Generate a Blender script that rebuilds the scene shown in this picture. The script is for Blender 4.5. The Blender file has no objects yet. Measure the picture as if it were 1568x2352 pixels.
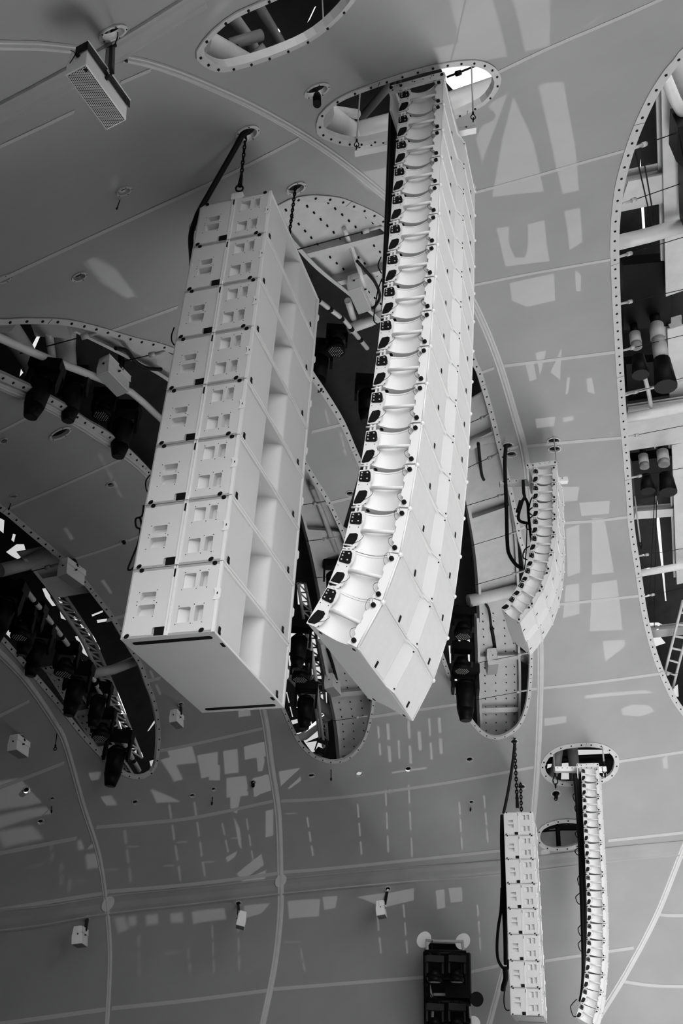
import bpy, bmesh, math, random
import numpy as np
from mathutils import Vector, Matrix
from mathutils.geometry import delaunay_2d_cdt

random.seed(7)
SC = bpy.context.scene
COL = SC.collection
PI = math.pi

# ------------------------------------------------------------------ camera
FPX, CX, CY = 2270.0, 784.0, 1176.0
PITCH, ROLL = math.radians(32.0), math.radians(3.41)
CAM = np.array([0.0, 0.0, 1.7])
FW = np.array([0, math.cos(PITCH), math.sin(PITCH)])
U0 = np.array([0, -math.sin(PITCH), math.cos(PITCH)])
R0 = np.array([1.0, 0, 0])
RT = math.cos(ROLL) * R0 + math.sin(ROLL) * U0
UP = -math.sin(ROLL) * R0 + math.cos(ROLL) * U0
cd = bpy.data.cameras.new('camera')
cam = bpy.data.objects.new('camera', cd)
COL.objects.link(cam)
m = Matrix.Identity(4)
for r in range(3):
    m[r][0], m[r][1], m[r][2], m[r][3] = RT[r], UP[r], -FW[r], CAM[r]
cam.matrix_world = m
cd.sensor_fit = 'VERTICAL'
cd.sensor_height = 36.0
cd.sensor_width = 24.0
cd.lens = 36.0 * FPX / 2352.0
cd.clip_end = 500
SC.camera = cam

# ------------------------------------------------------------------ light
AX = math.radians(18.2)
WD = np.array([math.sin(AX), math.cos(AX), 0.0])          # across the stage
ND = np.array([math.cos(AX), -math.sin(AX), 0.0])         # towards the audience
ZD = np.array([0, 0, 1.0])
SKY_STRENGTH = 1.0
SKY_BASE, SKY_GLOW, SKY_TOP = 0.02, 5.0, 1.3
SUN_STRENGTH = 41.0
SUN_DIR = 0.30 * WD + 0.22 * ND + 0.92 * ZD               # towards the sun
SUN_DIR = SUN_DIR / np.linalg.norm(SUN_DIR)
SC.view_settings.view_transform = 'Standard'
SC.view_settings.look = 'None'
SC.view_settings.exposure = 0.0
SC.view_settings.gamma = 1.0
SC.view_settings.use_curve_mapping = False
world = bpy.data.worlds.new('overcast_sky')
SC.world = world
world.use_nodes = True
nt = world.node_tree
nt.nodes.clear()
wo = nt.nodes.new('ShaderNodeOutputWorld')
bg = nt.nodes.new('ShaderNodeBackground')
tc = nt.nodes.new('ShaderNodeTexCoord')
dp = nt.nodes.new('ShaderNodeVectorMath')
dp.operation = 'DOT_PRODUCT'
dv = ND * 0.12 - WD * 0.95 + ZD * 0.28                     # added sky glow: low, from the near wing behind the camera
dv = dv / np.linalg.norm(dv)
dp.inputs[1].default_value = tuple(dv)
pw = nt.nodes.new('ShaderNodeMath'); pw.operation = 'POWER'; pw.inputs[1].default_value = 3.0
mxn = nt.nodes.new('ShaderNodeMath'); mxn.operation = 'MAXIMUM'; mxn.inputs[1].default_value = 0.0
mr = nt.nodes.new('ShaderNodeMath'); mr.operation = 'MULTIPLY_ADD'
mr.inputs[1].default_value = SKY_GLOW
mr.inputs[2].default_value = SKY_BASE
nt.links.new(tc.outputs['Generated'], dp.inputs[0])
nt.links.new(dp.outputs['Value'], mxn.inputs[0])
nt.links.new(mxn.outputs[0], pw.inputs[0])
nt.links.new(pw.outputs[0], mr.inputs[0])
d2 = nt.nodes.new('ShaderNodeVectorMath'); d2.operation = 'DOT_PRODUCT'
tv = WD * 0.55 + ZD * 0.83
d2.inputs[1].default_value = tuple(tv / np.linalg.norm(tv))
m2 = nt.nodes.new('ShaderNodeMath'); m2.operation = 'MAXIMUM'; m2.inputs[1].default_value = 0.0
p2 = nt.nodes.new('ShaderNodeMath'); p2.operation = 'POWER'; p2.inputs[1].default_value = 3.0
a2 = nt.nodes.new('ShaderNodeMath'); a2.operation = 'MULTIPLY_ADD'; a2.inputs[1].default_value = SKY_TOP
nt.links.new(tc.outputs['Generated'], d2.inputs[0]); nt.links.new(d2.outputs['Value'], m2.inputs[0])
nt.links.new(m2.outputs[0], p2.inputs[0]); nt.links.new(p2.outputs[0], a2.inputs[0]); nt.links.new(mr.outputs[0], a2.inputs[2])
cmb = nt.nodes.new('ShaderNodeCombineColor')
for i in range(3):
    nt.links.new(a2.outputs[0], cmb.inputs[i])
nt.links.new(cmb.outputs[0], bg.inputs['Color'])
bg.inputs['Strength'].default_value = SKY_STRENGTH
nt.links.new(bg.outputs[0], wo.inputs[0])
sd = bpy.data.lights.new('sun', 'SUN')
sd.energy = SUN_STRENGTH
sd.angle = math.radians(0.4)
sun = bpy.data.objects.new('sun', sd)
COL.objects.link(sun)
sun.matrix_world = Matrix.Translation(Vector(SUN_DIR * 60)) @ Vector(SUN_DIR).to_track_quat('Z', 'Y').to_matrix().to_4x4()
SC.cycles.max_bounces = 7
SC.cycles.diffuse_bounces = 5
SC.cycles.glossy_bounces = 2
SC.cycles.transmission_bounces = 3
SC.cycles.sample_clamp_indirect = 4.0
SC.cycles.caustics_reflective = False
SC.cycles.caustics_refractive = False

# ------------------------------------------------------------------ rays and the shell surfaces
def ray(px, py):
    d = RT * (px - CX) - UP * (py - CY) + FW * FPX
    return d / np.linalg.norm(d)

def shellF(P, off=0.0):
    s, u, z = P @ WD, P @ ND, P[..., 2]
    return ((s - 15) / (17 + off)) ** 2 + (np.minimum(u - 6, 0) / (18 + off)) ** 2 + (z / (14 + off)) ** 2 - 1

def hit(O, d, off=0.0, tmax=90.0):
    lo, hi = 0.0, tmax
    for _ in range(46):
        mid = 0.5 * (lo + hi)
        if shellF(O + d * mid, off) > 0: hi = mid
        else: lo = mid
    return O + d * hi

def S(px, py, off=0.0):
    """where the line of sight of a traced point meets the vault surface (off = metres above the membrane)"""
    return hit(CAM, ray(px, py), off)

def normal_in(P):
    e = 1e-3
    g = np.array([shellF(P + np.eye(3)[i] * e) - shellF(P - np.eye(3)[i] * e) for i in range(3)])
    return -g / np.linalg.norm(g)

def proj(P):
    v = np.asarray(P, float) - CAM
    z = v @ FW
    return np.array([CX + FPX * (v @ RT) / z, CY - FPX * (v @ UP) / z])

QC = WD * 15.0
def to2(P):
    d = P - QC
    d = d / np.linalg.norm(d)
    return np.array([d @ WD, d @ ND]) / (1 + d[2])

def from2(q, off=0.0):
    r2 = q @ q
    dz = (1 - r2) / (1 + r2)
    d = WD * q[0] * (1 + dz) + ND * q[1] * (1 + dz) + ZD * dz
    return hit(QC, d / np.linalg.norm(d), off, 60)

# ------------------------------------------------------------------ materials
def mat(name, v, rough=0.5, metal=0.0, noise=0.0, nscale=4.0, bump=0.0, bscale=60.0, spec=0.5, emit=None):
    M = bpy.data.materials.new(name)
    M.use_nodes = True
    t = M.node_tree
    b = t.nodes['Principled BSDF']
    b.inputs['Base Color'].default_value = (v, v, v, 1)
    b.inputs['Roughness'].default_value = rough
    b.inputs['Metallic'].default_value = metal
    b.inputs['Specular IOR Level'].default_value = spec if v > 0.03 else 0.10
    if emit:
        b.inputs['Emission Color'].default_value = (1, 1, 1, 1)
        b.inputs['Emission Strength'].default_value = emit
    if noise or bump:
        g = t.nodes.new('ShaderNodeTexCoord')
    if noise:
        n = t.nodes.new('ShaderNodeTexNoise')
        n.inputs['Scale'].default_value = nscale
        n.inputs['Detail'].default_value = 6
        r = t.nodes.new('ShaderNodeMapRange')
        r.inputs['From Min'].default_value = 0.3
        r.inputs['From Max'].default_value = 0.7
        r.inputs['To Min'].default_value = max(0, v * (1 - noise))
        r.inputs['To Max'].default_value = min(1, v * (1 + noise))
        c = t.nodes.new('ShaderNodeCombineColor')
        t.links.new(g.outputs['Object'], n.inputs['Vector'])
        t.links.new(n.outputs['Fac'], r.inputs['Value'])
        for i in range(3): t.links.new(r.outputs[0], c.inputs[i])
        t.links.new(c.outputs[0], b.inputs['Base Color'])
    if bump:
        n2 = t.nodes.new('ShaderNodeTexNoise')
        n2.inputs['Scale'].default_value = bscale
        bp = t.nodes.new('ShaderNodeBump')
        bp.inputs['Strength'].default_value = bump
        bp.inputs['Distance'].default_value = 0.01
        t.links.new(g.outputs['Object'], n2.inputs['Vector'])
        t.links.new(n2.outputs['Fac'], bp.inputs['Height'])
        t.links.new(bp.outputs[0], b.inputs['Normal'])
    return M

def membrane_mat(name, v, trans, noise=0.07):
    M = mat(name, v, 0.36, noise=noise, nscale=1.1, spec=0.75)
    t = M.node_tree
    b = t.nodes['Principled BSDF']
    o = t.nodes['Material Output']
    tr = t.nodes.new('ShaderNodeBsdfTranslucent')
    tr.inputs['Color'].default_value = (v, v, v, 1)
    mx = t.nodes.new('ShaderNodeMixShader')
    mx.inputs[0].default_value = trans
    t.links.new(b.outputs[0], mx.inputs[1])
    t.links.new(tr.outputs[0], mx.inputs[2])
    t.links.new(mx.outputs[0], o.inputs['Surface'])
    # long faint wrinkles and a fine weave
    g = [n for n in t.nodes if n.type == 'TEX_COORD'][0]
    n3 = t.nodes.new('ShaderNodeTexNoise')
    n3.inputs['Scale'].default_value = 0.8
    n3.inputs['Detail'].default_value = 3
    bp = t.nodes.new('ShaderNodeBump')
    bp.inputs['Strength'].default_value = 0.25
    bp.inputs['Distance'].default_value = 0.05
    t.links.new(g.outputs['Object'], n3.inputs['Vector'])
    t.links.new(n3.outputs['Fac'], bp.inputs['Height'])
    t.links.new(bp.outputs[0], b.inputs['Normal'])
    return M

def grille_mat(name, v, pitch, rad):
    """steel sheet with a staggered pattern of round black perforations (object space X, Y)"""
    M = mat(name, v, 0.5)
    t = M.node_tree
    b = t.nodes['Principled BSDF']
    L = t.links.new
    g = t.nodes.new('ShaderNodeTexCoord')
    sp = t.nodes.new('ShaderNodeSeparateXYZ')
    L(g.outputs['Object'], sp.inputs[0])
    def mth(op, a, c=None):
        n = t.nodes.new('ShaderNodeMath'); n.operation = op
        for i, q in enumerate((a, c)):
            if q is None: continue
            if isinstance(q, (int, float)): n.inputs[i].default_value = q
            else: L(q, n.inputs[i])
        return n.outputs[0]
    def cell(ox, oy):
        x = mth('SUBTRACT', mth('FRACT', mth('ADD', mth('DIVIDE', sp.outputs[0], pitch), ox)), 0.5)
        y = mth('SUBTRACT', mth('FRACT', mth('ADD', mth('DIVIDE', sp.outputs[1], pitch * 1.732), oy)), 0.5)
        y = mth('MULTIPLY', y, 1.732)
        return mth('SQRT', mth('ADD', mth('MULTIPLY', x, x), mth('MULTIPLY', y, y)))
    d = mth('MINIMUM', cell(100, 100), cell(100.5, 100.5))
    f = mth('LESS_THAN', d, rad)
    mx = t.nodes.new('ShaderNodeMixRGB')
    mx.inputs[1].default_value = (v, v, v, 1)
    mx.inputs[2].default_value = (0.004, 0.004, 0.004, 1)
    L(f, mx.inputs[0]); L(mx.outputs[0], b.inputs['Base Color'])
    return M

M_MEM = membrane_mat('vault_membrane', 0.25, 0.05)
M_WELD = membrane_mat('weld_strip', 0.42, 0.10, 0.03)
M_BAND = membrane_mat('hinge_band', 0.28, 0.12, 0.12)
M_PATCH = mat('pale_reinforcing_patch', 0.92, 0.5)
M_RIB = mat('rib_paint', 0.50, 0.28, noise=0.05)
M_RIM = mat('flange_paint', 0.42, 0.4, noise=0.06, nscale=8)
M_WHITE = mat('white_cabinet_paint', 0.78, 0.45, noise=0.02, nscale=5, bump=0.10, bscale=160)
M_WHITE2 = mat('white_grille_cloth', 0.80, 0.7, noise=0.02, nscale=12, bump=0.15, bscale=300)
M_SUB = mat('white_plywood_paint', 0.68, 0.5, noise=0.03, nscale=3, bump=0.2, bscale=220)
M_STEEL = mat('white_steel', 0.82, 0.35)
M_BLACK = mat('black_rubber', 0.006, 0.6)
M_BLACKG = mat('black_moulding', 0.01, 0.3)
M_CABLE = mat('black_cable', 0.01, 0.55)
M_DARK = mat('dark_fixture_shell', 0.004, 0.45)
M_ROOF = mat('outer_roof_sheet', 0.02, 0.8, noise=0.2)
M_BEAM = mat('light_grey_steel', 0.42, 0.5, noise=0.08)
M_PIPE = mat('pale_pipe', 0.68, 0.4, noise=0.08)
M_GREY = mat('grey_steel', 0.25, 0.5)
M_STUD = mat('zinc_studs', 0.6, 0.4)
M_ROPE = mat('wire_rope', 0.35, 0.5)
M_GRILLE = grille_mat('perforated_grille', 0.42, 0.0105, 0.40)
M_GRILLE2 = mat('grey_grille', 0.30, 0.7)
M_GROUND = mat('dark_ground', 0.025, 0.8, noise=0.1)
M_BLOCK = mat('black_bounce_block', 0.02, 0.7, noise=0.2)  # for the unseen raised blocks that stop bounce light
M_BOUNCE = mat('pale_bounce_floor', 0.70, 0.7, noise=0.1)  # for the unseen floor that reflects sunlight upwards
M_LENS = mat('lens_glass', 0.02, 0.08)
M_LED = mat('led_lens_dots', 0.8, 0.3)

# ------------------------------------------------------------------ object helpers
def mk(name, bm, mats, parent=None, M=None, smooth=False, **props):
    me = bpy.data.meshes.new(name)
    bmesh.ops.recalc_face_normals(bm, faces=bm.faces[:]) if props.pop('recalc', True) else None
    if smooth:
        for f in bm.faces: f.smooth = True
    bm.to_mesh(me); bm.free()
    for q in (mats if isinstance(mats, (list, tuple)) else [mats]): me.materials.append(q)
    o = bpy.data.objects.new(name, me)
    COL.objects.link(o)
    if parent: o.parent = parent
    if M is not None: o.matrix_world = M
    for k, v in props.items(): o[k] = v
    return o

def thing(name, label, cat, M=None, group=None):
    o = bpy.data.objects.new(name, None)
    o.empty_display_size = 0.1
    COL.objects.link(o)
    if M is not None: o.matrix_world = M
    o['label'] = label; o['category'] = cat
    if group: o['group'] = group
    return o

def tag(o, label, cat, group=None):
    o['label'] = label; o['category'] = cat
    if group: o['group'] = group
    return o

def struct(o):
    o['kind'] = 'structure'
    return o

CHILD = {}
def copy_tree(o, M, label, group=None):
    c = o.copy(); COL.objects.link(c); c.matrix_world = M
    c['label'] = label
    if group: c['group'] = group
    for ch in CHILDREN[o.name]:
        d = ch.copy(); COL.objects.link(d); d.parent = c
        for g in CHILDREN.get(ch.name, []):
            e = g.copy(); COL.objects.link(e); e.parent = d
    return c
CHILDREN = {}
def register(root):
    for o in [root] + [x for x in bpy.data.objects if x.parent == root]:
        CHILDREN[o.name] = [x for x in bpy.data.objects if x.parent == o]

def box(bm, x0, x1, y0, y1, z0, z1, mi=0, M=None):
    vs = [bm.verts.new((x, y, z)) for x in (x0, x1) for y in (y0, y1) for z in (z0, z1)]
    if M is not None:
        for v in vs: v.co = M @ v.co
    for q in ((0, 1, 3, 2), (4, 6, 7, 5), (0, 4, 5, 1), (2, 3, 7, 6), (0, 2, 6, 4), (1, 5, 7, 3)):
        f = bm.faces.new([vs[i] for i in q]); f.material_index = mi
    return vs

def extrude_poly(bm, pts, axis, a0, a1, mi=0, M=None):
    """prism: pts in the two other axes, extruded along axis 0/1/2 from a0 to a1"""
    def P(p, a):
        c = [p[0], p[1]]; c.insert(axis, a)
        v = Vector(c)
        return M @ v if M is not None else v
    A = [bm.verts.new(P(p, a0)) for p in pts]
    B = [bm.verts.new(P(p, a1)) for p in pts]
    n = len(pts)
    for q in (A[::-1], B):
        f = bm.faces.new(q); f.material_index = mi
    for i in range(n):
        f = bm.faces.new((A[i], A[(i + 1) % n], B[(i + 1) % n], B[i])); f.material_index = mi

def cyl(bm, p, q, r, n=10, mi=0, r2=None, caps=True):
    p, q = Vector(p), Vector(q)
    r2 = r if r2 is None else r2
    d = (q - p)
    if d.length < 1e-6: return
    R = d.to_track_quat('Z', 'Y').to_matrix()
    A = [bm.verts.new(p + R @ Vector((r * math.cos(2 * PI * i / n), r * math.sin(2 * PI * i / n), 0))) for i in range(n)]
    B = [bm.verts.new(q + R @ Vector((r2 * math.cos(2 * PI * i / n), r2 * math.sin(2 * PI * i / n), 0))) for i in range(n)]
    for i in range(n):
        f = bm.faces.new((A[i], A[(i + 1) % n], B[(i + 1) % n], B[i])); f.material_index = mi; f.smooth = True
    if caps:
        for q2 in (A[::-1], B):
            f = bm.faces.new(q2); f.material_index = mi

def tube(bm, pts, r, n=8, mi=0, closed=False):
    pts = [Vector(p) for p in pts]
    N = len(pts); rings = []
    prev = None
    for i, p in enumerate(pts):
        if closed: t = pts[(i + 1) % N] - pts[i - 1]
        else: t = pts[min(i + 1, N - 1)] - pts[max(i - 1, 0)]
        if t.length < 1e-9: t = Vector((0, 0, 1))
        t.normalize()
        if prev is None:
            a = t.orthogonal().normalized()
        else:
            a = (prev - t * prev.dot(t))
            a = a.normalized() if a.length > 1e-6 else t.orthogonal().normalized()
        prev = a
        b = t.cross(a)
        rings.append([bm.verts.new(p + a * r * math.cos(2 * PI * k / n) + b * r * math.sin(2 * PI * k / n)) for k in range(n)])
    for i in range(N if closed else N - 1):
        A, B = rings[i], rings[(i + 1) % N]
        for k in range(n):
            f = bm.faces.new((A[k], A[(k + 1) % n], B[(k + 1) % n], B[k])); f.smooth = True; f.material_index = mi
    if not closed:
        for q in (rings[0][::-1], rings[-1]):
            f = bm.faces.new(q); f.material_index = mi

def spline(pts, n=8, closed=False):
    P = [np.array(p, float) for p in pts]
    N = len(P); out = []
    for i in range(N if closed else N - 1):
        if closed: a, b, c, d = P[i - 1], P[i], P[(i + 1) % N], P[(i + 2) % N]
        else: a, b, c, d = P[max(i - 1, 0)], P[i], P[i + 1], P[min(i + 2, N - 1)]
        for k in range(n):
            t = k / n
            out.append(0.5 * (2 * b + (c - a) * t + (2 * a - 5 * b + 4 * c - d) * t * t + (3 * b - a - 3 * c + d) * t ** 3))
    if not closed: out.append(P[-1])
    return out

def resample(pts, step, closed=False):
    P = [np.array(p, float) for p in pts]
    if closed: P = P + [P[0]]
    L = [0.0]
    for a, b in zip(P, P[1:]): L.append(L[-1] + float(np.linalg.norm(b - a)))
    n = max(2, int(round(L[-1] / step)))
    out = []
    for k in range(n + (0 if closed else 1)):
        s = L[-1] * k / n
        i = int(np.clip(np.searchsorted(L, s) - 1, 0, len(P) - 2))
        f = (s - L[i]) / max(1e-9, L[i + 1] - L[i])
        out.append(P[i] + (P[i + 1] - P[i]) * f)
    return out

def frame_M(o, x, y, z):
    M = Matrix.Identity(4)
    for r in range(3):
        M[r][0], M[r][1], M[r][2], M[r][3] = x[r], y[r], z[r], o[r]
    return M

def azd(a):
    a = math.radians(a)
    return np.array([math.sin(a), math.cos(a), 0.0])

def holed_face(bm, outer, holes, place, mi=0):
    """flat face with holes; place(u, v) -> 3d"""
    vs, es = [], []
    def add(loop):
        k = len(vs)
        vs.extend(Vector(p) for p in loop)
        es.extend((k + i, k + (i + 1) % len(loop)) for i in range(len(loop)))
    add(outer)
    for h in holes: add(h)
    ov, oe, of, *_ = delaunay_2d_cdt(vs, es, [], 1, 1e-6)
    V = [bm.verts.new(place(v.x, v.y)) for v in ov]
    for f in of:
        c = sum((ov[i] for i in f), Vector((0, 0))) / len(f)
        if any(inside(c, h) for h in holes): continue
        try: bm.faces.new([V[i] for i in f]).material_index = mi
        except ValueError: pass

def inside(p, poly):
    x, y = p[0], p[1]; r = False; j = len(poly) - 1
    for i in range(len(poly)):
        xi, yi = poly[i][0], poly[i][1]; xj, yj = poly[j][0], poly[j][1]
        if (yi > y) != (yj > y) and x < (xj - xi) * (y - yi) / (yj - yi) + xi: r = not r
        j = i
    return r

def rrect(x0, x1, y0, y1, r, n=4):
    o = []
    for cx_, cy_, a in ((x1 - r, y1 - r, 0), (x0 + r, y1 - r, 90), (x0 + r, y0 + r, 180), (x1 - r, y0 + r, 270)):
        for k in range(n + 1):
            t = math.radians(a + 90 * k / n)
            o.append((cx_ + r * math.cos(t), cy_ + r * math.sin(t)))
    return o

# ================================================================== THE SETTING: vault, openings, roof above it
OVALS = {
 'upper': [(465,122),(475,92),(525,45),(580,18),(650,-12),(720,-45),(780,-52),(808,-20),(795,8),(750,55),(700,90),(625,122),(550,145),(505,149)],
 'array': [(739.6,284.3),(744,260.8),(773,234.4),(817,213.9),(905,183),(993,158),(1052,148.7),(1090,148.7),(1119.5,161),(1134,181.6),(1132.7,199),(1122,217),(1105,234),(1049,261),(964,293),(890.7,310.7),(841,322),(802.7,322.4),(764.5,310.7),(744,299)],
 'long': [(638,477.5),(661,467),(700,459),(736,460),(772,465),(807.5,478),(843,493.6),(870,510),(930,560),(1000,655),(1050,750),(1086,840),(1094,855),(1124,955),(1144,1035),(1169,1135),(1189,1235),(1201,1280),(1214,1400),(1216,1510),(1211,1595),(1199,1645),(1179,1675),(1144,1692),(1109,1680),(1079,1645),(1056,1610),(1024,1520),(960,1340),(900,1210),(826,1050),(789,965),(750,900),(720,855),(685,790),(650,700),(625,600),(620,520)],
 'left': [(-60,743),(0,744),(40,741),(130,742),(200,755),(300,783),(393,808),(500,870),(590,940),(660,1010),(716,1100),(732.6,1125),(749.5,1153),(766,1187),(791.6,1246),(820,1340),(845,1450),(855,1550),(853,1619),(848,1647),(839,1684),(822,1717),(797,1740),(772,1747),(747,1744),(716,1729),(690.5,1703),(671,1667),(657,1636),(600,1510),(530,1370),(440,1210),(340,1075),(255,998),(204,968),(153,932),(77,891),(38,873),(0,856),(-60,835),(-110,790)],
 'lower_left': [(-90,1120),(0,1173),(36,1201),(73,1232),(121,1271),(157.5,1305),(194,1344),(230,1390),(254.5,1421.5),(275,1456),(297,1495),(317,1526),(334,1571),(348,1607),(359,1660),(360.5,1702.5),(356,1750),(345,1773),(323,1782),(295,1777),(258,1753),(219,1714),(180,1669),(135,1610),(95,1562),(56,1517),(17,1472),(0,1456),(-90,1380),(-130,1250)],
 'right': [(1568,133),(1534,175),(1504,225),(1474,290),(1454,345),(1434,415),(1424,485),(1420,550),(1421,610),(1424,710),(1429,810),(1436,935),(1444,1035),(1451,1135),(1456,1210),(1471,1310),(1486,1410),(1509,1500),(1539,1575),(1568,1625),(1600,1650),(1640,1600),(1670,1300),(1670,700),(1650,260),(1610,100)],
 'far_array': [(1253,1751),(1260.6,1739),(1276,1727),(1299,1719),(1337,1715),(1375,1717),(1398,1728),(1409,1740.5),(1410.6,1756),(1403,1776),(1380,1789.5),(1337,1797),(1306.5,1797),(1283.6,1794),(1263.7,1785),(1253,1772.6),(1250,1760)],
 'far_small': [(1240.7,1912),(1253,1900),(1276,1892),(1299,1889),(1322,1890.5),(1345,1896),(1355,1908),(1352,1925),(1340,1935),(1325,1939),(1299,1945.5),(1268,1946),(1248,1939),(1239,1925.7)],
}
SMALL = [(258,74,28,12),(567,306,23,13),(679,432,19,10),(727,207,25,11),(284,438,15,7),(181,635,15,7),(8,640,15,6),(253,1113,8,5),(30,1139,8,3),(8,1012,8,5),(443,521,7,8),(284,1243,8,4),(803,1133,8,5),(1271,1012,13,6),(1273,1031,13,6),(1165,1024,12,7),(1174,1043,11,6),(1180,1703,8,5),(133,1664,6,3),(61,1815,8,7),(120,1834,5,4),(93,1887,7,5),(310,1842,6,5),(441,1827,6,4),(490,1812,5,4),(580,1797,6,5),(715,1781,7,4),(825,1777,7,5),(895,1817,5,4),(937,1766,7,5),(1078,1744,7,5),(1082,1842,5,4),(1197,1807,8,5),(1276,1823,9,7),(201,2107,5,4),(547,2075,6,5),(890,2042,6,5),(415,1618,6,5),(45,1692,6,5),(138,995,23,8)]
TOWER_HOLE = [(979,2166),(1061,2168),(1068,2260),(1078,2420),(983,2420)]

def on_shell(pxs, off=0.0):
    return [S(p[0], p[1], off) for p in pxs]

hole_px = {}
rim_loops = []
for k, o in OVALS.items():
    hole_px[k] = spline(o, 4, True)
    rim_loops.append((k, on_shell(hole_px[k])))
small_loops = []
for (x, y, rx, ry) in SMALL:
    tilt = -0.35 if x < 900 and y < 1100 else -0.05
    if (x, y) == (138, 995): tilt = -0.42
    L = []
    for i in range(20):
        a = 2 * PI * i / 20
        ex, ey = rx * math.cos(a), ry * math.sin(a)
        L.append((x + ex * math.cos(tilt) - ey * math.sin(tilt), y + ex * math.sin(tilt) + ey * math.cos(tilt)))
    small_loops.append(on_shell(L))
tower_loop = on_shell(TOWER_HOLE)

def shell_mesh(name, off, loops, material, spacing, keep):
    vs, es, polys = [], [], []
    for L in loops:
        q = [to2(np.array(p)) for p in L]
        k = len(vs)
        vs.extend(Vector((a[0], a[1])) for a in q)
        es.extend((k + i, k + (i + 1) % len(q)) for i in range(len(q)))
        polys.append(q)
    bb = [(min(a[0] for a in q), max(a[0] for a in q), min(a[1] for a in q), max(a[1] for a in q)) for q in polys]
    g = np.arange(-1, 1.0001, spacing)
    for j, y in enumerate(g):
        for x in g + (spacing / 2 if j % 2 else 0):
            if x * x + y * y < 1.0: vs.append(Vector((x, y)))
    ov, oe, of, *_ = delaunay_2d_cdt(vs, es, [], 0, 1e-7)
    P3 = [from2(np.array((v.x, v.y)), off) for v in ov]
    bm = bmesh.new()
    V = [bm.verts.new(p) for p in P3]
    for f in of:
        cx_ = sum(ov[i].x for i in f) / 3; cy_ = sum(ov[i].y for i in f) / 3
        if any(b[0] < cx_ < b[1] and b[2] < cy_ < b[3] and inside((cx_, cy_), q) for b, q in zip(bb, polys)): continue
        c = (P3[f[0]] + P3[f[1]] + P3[f[2]]) / 3
        if not keep(c): continue
        try: bm.faces.new([V[i] for i in f])
        except ValueError: pass
    for v in [v for v in bm.verts if not v.link_faces]: bm.verts.remove(v)
    return struct(mk(name, bm, material, smooth=True))

def keep_vault(c):
    s, u, z = c @ WD, c @ ND, c[2]
    if u > 3.0: return False
    if u > -4.2 and s < 2.2 and z < 5.8: return False
    if u > -1.2 and s < 3.0 + (u + 1.2) * 1.1: return False   # open towards the near wing and the audience
    return True

ceiling = shell_mesh('ceiling', 0.0, [l for _, l in rim_loops] + small_loops + [tower_loop], M_MEM, 0.014, keep_vault)

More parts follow.
